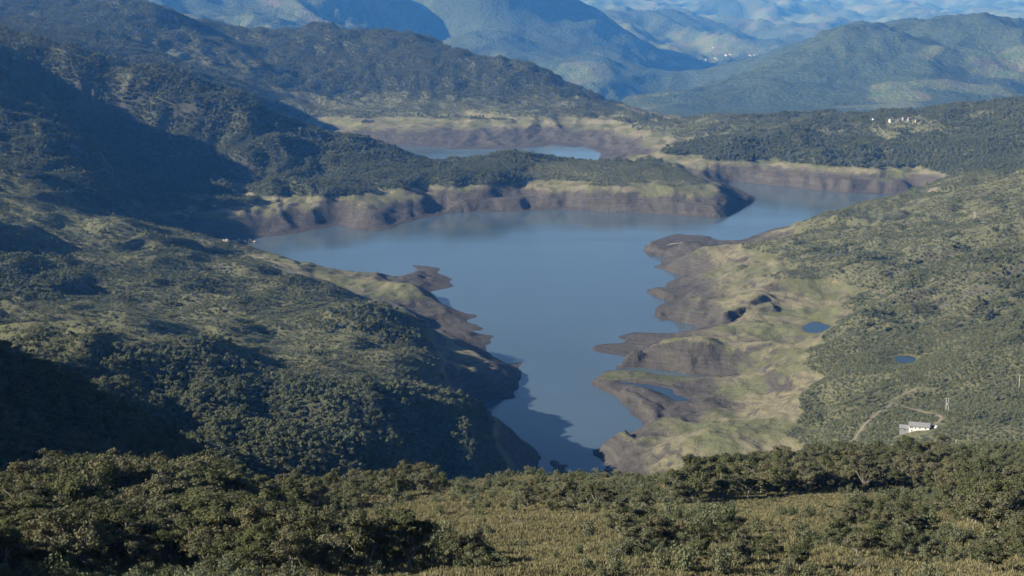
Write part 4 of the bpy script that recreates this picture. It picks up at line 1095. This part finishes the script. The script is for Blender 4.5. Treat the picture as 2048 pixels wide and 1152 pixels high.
def box(V, F, x0, x1, y0, y1, z0, z1):
    o = len(V)
    V += [(x, y, z) for z in (z0, z1) for y in (y0, y1) for x in (x0, x1)]
    F += [tuple(o + i for i in f) for f in ((0,2,3,1),(4,5,7,6),(0,1,5,4),(2,6,7,3),(0,4,6,2),(1,3,7,5))]
def box_obj(name, mat, parent, *b):
    V, F = [], []
    for q in b: box(V, F, *q)
    return mesh_obj(name, V, F, mat, parent)
def gable(name, L0, L1, D0, D1, zb, ze, zr, mat, parent):
    """walls with two gable ends; the ridge runs along x"""
    ym = (D0 + D1) / 2
    V = [(L0,D0,zb),(L1,D0,zb),(L1,D1,zb),(L0,D1,zb),(L0,D0,ze),(L1,D0,ze),(L1,D1,ze),(L0,D1,ze),(L0,ym,zr),(L1,ym,zr)]
    F = [(0,1,5,4),(1,2,6,9,5),(2,3,7,6),(3,0,4,8,7),(4,5,9,8),(6,7,8,9),(0,3,2,1)]
    return mesh_obj(name, V, F, mat, parent)
def roof_slab(name, L0, L1, D0, D1, ze, zr, th, ov, mat, parent, ribs=0):
    ym = (D0 + D1) / 2; k = (zr - ze) / (ym - D0); V, F = [], []
    for sgn, y0 in ((1, D0), (-1, D1)):
        a = y0 - sgn * ov; za = ze - k * ov; o = len(V); lift = 0.03
        V += [(L0-ov,a,za+lift),(L1+ov,a,za+lift),(L1+ov,ym,zr+lift),(L0-ov,ym,zr+lift),(L0-ov,a,za+lift+th),(L1+ov,a,za+lift+th),(L1+ov,ym,zr+lift+th),(L0-ov,ym,zr+lift+th)]
        F += [tuple(o + i for i in f) for f in ((0,3,2,1),(4,5,6,7),(0,1,5,4),(2,3,7,6),(1,2,6,5),(3,0,4,7))]
        for r in range(ribs):
            x = L0 - ov + (L1 - L0 + 2 * ov) * (r + 0.5) / ribs; o = len(V); w = 0.12; hgt = 0.09; e = lift + th
            V += [(x-w,a,za+e),(x+w,a,za+e),(x,a,za+e+hgt),(x-w,ym,zr+e),(x+w,ym,zr+e),(x,ym,zr+e+hgt)]
            F += [(o,o+1,o+2),(o+3,o+5,o+4),(o,o+2,o+5,o+3),(o+1,o+4,o+5,o+2)]
    return mesh_obj(name, V, F, mat, parent)
def window(parent, x, y, z, w, h):
    f = box_obj('window', M_FRAME, parent, (x-w/2-.08,x+w/2+.08,y-.05,y+.04,z-.1,z), (x-w/2-.08,x+w/2+.08,y-.05,y+.04,z+h,z+h+.08), (x-w/2-.08,x-w/2,y-.05,y+.04,z,z+h), (x+w/2,x+w/2+.08,y-.05,y+.04,z,z+h), (x-.03,x+.03,y-.045,y+.04,z,z+h))
    box_obj('pane', M_GLASS, f, (x-w/2,x+w/2,y-.02,y+.03,z,z+h))
# the white house
hx, hy, hz_ = HOUSE_P
house = tag(empty('white_house', (hx, hy, hz_ - 0.9), R(-17)), 'long white two-storey house with grey sheet roof on the scrubby right bank', 'house'); house.scale = (0.86, 0.86, 0.82)
gable('wall', -7.2, 7.2, 0, 9, -4.0, 4.3, 6.3, M_WALL, house)
roof_slab('roof', -7.2, 7.2, 0, 9, 4.3, 6.3, 0.14, 0.6, M_ROOF, house, 18)
for wx_ in (-6.2, -5.0, -2.7, 0.5, 4.6): window(house, wx_, 0, 2.5, 0.8, 0.95)
for wx_ in (-5.2, 2.4): window(house, wx_, 0, 0.1, 0.9, 1.0)
box_obj('door', M_DOOR, house, (5.6, 6.5, -0.06, 0.03, -1.2, 0.9))
wing = gable('wing', -14.0, -7.25, 1.0, 8.4, -4.0, 1.7, 3.3, M_WALLG, house)
roof_slab('wing_roof', -14.0, -7.8, 1.0, 8.4, 1.7, 3.3, 0.14, 0.55, M_ROOF, house, 8)
window(house, -10.2, 1.0, -0.2, 1.2, 0.9)
# parked car at its gable end
cx_, cy_ = hx + 10.0, hy - 2.2
car = tag(empty('parked_car', (cx_, cy_, float(HG(np.array([cx_]), np.array([cy_]))[0]) + 0.1), R(70)), 'small white car parked beside the gable of the white house', 'car')
prof = [(-2.0,.35),(-2.0,.85),(-1.85,.95),(-1.35,1.0),(-0.75,1.48),(0.75,1.5),(1.55,1.02),(2.0,.9),(2.05,.4)]
V = [(x, s * (0.82 if z < 1.1 else 0.66), z) for s in (-1, 1) for x, z in prof]; n = len(prof)
F = [tuple(range(n)), tuple(range(2*n-1, n-1, -1))] + [(i, n+i, n+(i+1) % n, (i+1) % n) for i in range(n)]
mesh_obj('body', V, F, M_CAR, car)
box_obj('windscreen', M_GLASS, car, (-1.22,-0.82,-.6,.6,1.08,1.36)); box_obj('rear_window', M_GLASS, car, (0.85,1.25,-.6,.6,1.12,1.36))
for wx_ in (-1.3, 1.3):
    for wy_ in (-.8, .8):
        V, F = [], []; tube(V, F, (wx_, wy_ - .1, .33), (wx_, wy_ + .1, .33), .33, .33, 12); F.append(tuple(range(11, -1, -1)))
        mesh_obj('wheel', V, F, M_TYRE, car)
# poles
def post(name, p, q, r0, r1, mat, parent, n=8):
    V, F = [], []; tube(V, F, p, q, r0, r1, n); return mesh_obj(name, V, F, mat, parent)
bp = raycast(1894, 822)
hp = tag(empty('power_pole', (bp[0], bp[1], bp[2])), 'twin-post power pole with crossarm and transformer above the white house', 'pole')
for sx_ in (-0.75, 0.75): post('post', (sx_, 0, -1), (sx_, 0, 9.0), 0.19, 0.13, M_CONC, hp)
box_obj('crossarm', M_STEEL, hp, (-2.0, 2.0, -.2, -.13, 8.6, 8.8)); box_obj('lower_crossarm', M_STEEL, hp, (-1.2, 1.2, -.2, -.13, 6.6, 6.75))
post('transformer', (-0.1, -.35, 4.3), (-0.1, -.35, 5.3), 0.34, 0.34, M_STEEL, hp, 12)
for ix in (-1.8, -0.9, 0.0, 0.9, 1.8): post('insulator', (ix, -.17, 8.8), (ix, -.17, 9.15), 0.07, 0.05, M_CONC, hp, 6)
bp = raycast(2038, 776)
sp_ = tag(empty('power_pole', (bp[0], bp[1], bp[2])), 'lone single concrete pole standing in scrub above the small pond', 'pole')
post('post', (0, 0, -1), (0, 0, 9.0), 0.17, 0.12, M_CONC, sp_); box_obj('crossarm', M_STEEL, sp_, (-1.2, 1.2, -.16, -.1, 8.5, 8.65))
# dry flower stalk on the crest and other small pale things
bp = raycast(1908, 930)
st_ = tag(empty('flower_stalk', (bp[0], bp[1], bp[2])), 'thin dry flower stalk with pale head rising above the crest trees', 'plant')
post('stalk', (0, 0, -.3), (0.12, 0, 5.2), 0.035, 0.02, M_STALK, st_, 6)
V, F = [], []
for i in range(26):
    a = i * 2.4; z0 = 5.0 + 0.035 * i; d_ = np.array([math.cos(a), math.sin(a), .8]) * (0.22 - 0.004 * i); tube(V, F, (0.12, 0, z0), (0.12 + d_[0], d_[1], z0 + d_[2]), 0.03, 0.012, 4)
mesh_obj('seed_head', V, F, M_TUFT, st_)
def stone_mesh(seed, flat=0.6):
    r = np.random.default_rng(seed); me = bpy.data.meshes.new('boulder')
    import bmesh
    bm = bmesh.new(); bmesh.ops.create_icosphere(bm, subdivisions=2, radius=1.0)
    for v_ in bm.verts:
        c = np.array(v_.co); f = 1 + 0.28 * gnoise(c[0]*1.3 + seed, c[1]*1.3 + c[2], seed) + 0.12 * r.normal()
        v_.co = Vector(c * f * (1, 0.8, flat))
    bm.to_mesh(me); bm.free(); me.materials.append(M_STONE)
    return me
STONES = [stone_mesh(i) for i in range(5)]
def stone(u_, v_, size, label, grp=None):
    p = raycast(u_, v_)
    o = bpy.data.objects.new('boulder', STONES[int(rng.integers(0, 5))]); COL.objects.link(o)
    o.location = (p[0], p[1], p[2] + size * 0.25); o.scale = (size,) * 3; o.rotation_euler = (0, 0, rng.uniform(0, 6.28))
    return tag(o, label, 'boulder', grp)
stone(796, 1067, 0.34, 'small cream stone in the straw grass below the bushes')
for u_, v_, s_ in ((1058,1062,.26),(1056,1076,.22),(1002,1068,.24),(1141,1027,.2)): stone(u_, v_, s_, 'little pale stone lying in the open straw grass', 'stones in the straw grass')
for k_ in range(22): stone(448 + 66 * rng.random(), 480.5 + 4.0 * rng.random(), rng.uniform(1.0, 3.2), 'pale boulder on the spit at the dark end of the reservoir', 'boulders of the spit')
for k_ in range(9): stone(1335 + k_ * 3.6 + rng.uniform(-1, 1), 490 - k_ * 0.6 + rng.uniform(-.5, .5), rng.uniform(0.8, 1.6), 'pale boulder in a row across the muddy headland', 'boulders of the headland')
# tracks
def track(name, P, w):
    Q = []
    for a, b in zip(P[:-1], P[1:]):
        k = max(2, int(np.hypot(*(b - a)[:2]) // 2))
        for j in range(k): Q.append(a + (b - a) * j / k)
    Q.append(P[-1]); Q = np.array(Q)[:, :2]
    for _ in range(6): Q[1:-1] = (Q[:-2] + Q[1:-1] * 2 + Q[2:]) / 4
    T = np.gradient(Q, axis=0); T /= np.linalg.norm(T, axis=1)[:, None]; Nn = np.c_[-T[:, 1], T[:, 0]]
    ws = w * (1 + 0.25 * gnoise(np.arange(len(Q)) / 5.0, np.zeros(len(Q)), 9)); rows_ = []
    for f in (-1, -.5, 0, .5, 1):
        p = Q + Nn * (ws * f)[:, None]; rows_.append(np.c_[p, HG(p[:, 0], p[:, 1]) + 0.22 - 0.1 * abs(f)])
    V = np.stack(rows_, 1).reshape(-1, 3); F = [(i*5+j, i*5+j+1, (i+1)*5+j+1, (i+1)*5+j) for i in range(len(Q)-1) for j in range(4)]
    return tag(mesh_obj(name, V, F, M_DIRT, None, True), kind='structure')
for (P, w), hw in zip(TRACKS, (1.1, 0.9, 2.2, 1.0)): track('dirt_track', P, hw)
# hamlet on the far right crest
HAM = [(1751,242,9,6,3.2,M_WALL,M_ROOFD,'white-walled dark-roofed house standing apart on the hamlet meadow'),(1783,244,6,5,3.6,M_WALL,M_ROOF,'tall white house with pale roof in the middle of the hamlet'),
       (1799,241,8,6,3,M_WALLG,M_ROOFD,'grey hamlet house with dark roof next to the tall white one'),(1812,239,11,7,3.2,M_WALLG,M_ROOFD,'long dark-roofed hamlet house on top of the meadow'),
       (1821,240,8,6,3,M_WALLG,M_ROOFR,'brown-roofed hamlet house beside the long dark one'),(1838,243,12,6,2.8,M_WALLG,M_ROOFD,'low dark-roofed hamlet shed at the end by the path')]
for u_, v_, L, D, Hh, mw, mr, lab in HAM:
    p = raycast(u_, v_) or raycast(u_, v_ + 4)
    h_ = tag(empty('hamlet_house', (p[0], p[1], p[2] + 0.5), R(rng.uniform(-25, 25))), lab, 'house')
    gable('wall', -L/2, L/2, 0, D, -3, Hh, Hh + 1.5, mw, h_); roof_slab('roof', -L/2, L/2, 0, D, Hh, Hh + 1.5, 0.15, 0.5, mr, h_)
    window(h_, -L * 0.28, 0, Hh - 1.7, 1.0, 1.1); window(h_, L * 0.28, 0, Hh - 1.7, 1.0, 1.1); box_obj('door', M_DOOR, h_, (-.5, .5, -.06, .03, 0, 2.0))
# white village on the far valley slope
def far_ray(u_, v_):
    sx_, sd_ = ray(u_, v_); ys = np.geomspace(5400, 28000, 1500); g = (CAM_H - sd_ * ys) - far_height(sx_ * ys, ys)
    i = np.nonzero(g < 0)[0]; y_ = ys[i[0]] if len(i) else 12000.0
    return sx_ * y_, y_, float(far_height(np.array([sx_ * y_]), np.array([y_]))[0])
for k_, (u_, v_, s_) in enumerate(((1398,121,10),(1411,120.5,10),(1430,118,13),(1435,120,9),(1451,112.5,16),(1454,110.5,12),(1459,110.5,16),(1457,119.5,10),(1462,112,9),(1499,112,15),(1503,112.5,12),(1508,112.3,15),(1513,111,10),(1426,97,12))):
    p = far_ray(u_, v_); s_ = s_ * 0.55
    h_ = tag(empty('village_house', (p[0], p[1], p[2] + 1), R(rng.uniform(-30, 30))), 'tiny white house of the village on the far valley slope', 'house', 'houses of the far village')
    gable('wall', -s_, s_, 0, s_ * 1.1, -8, s_ * 0.6, s_ * 0.6 + 4, M_WALLF, h_); roof_slab('roof', -s_, s_, 0, s_ * 1.1, s_ * 0.6, s_ * 0.6 + 4, 0.4, 0.8, M_ROOF if k_ % 3 else M_ROOFR, h_)
print('objects %.1fs' % (time.time() - t), 'total %.1fs' % (time.time() - T0))
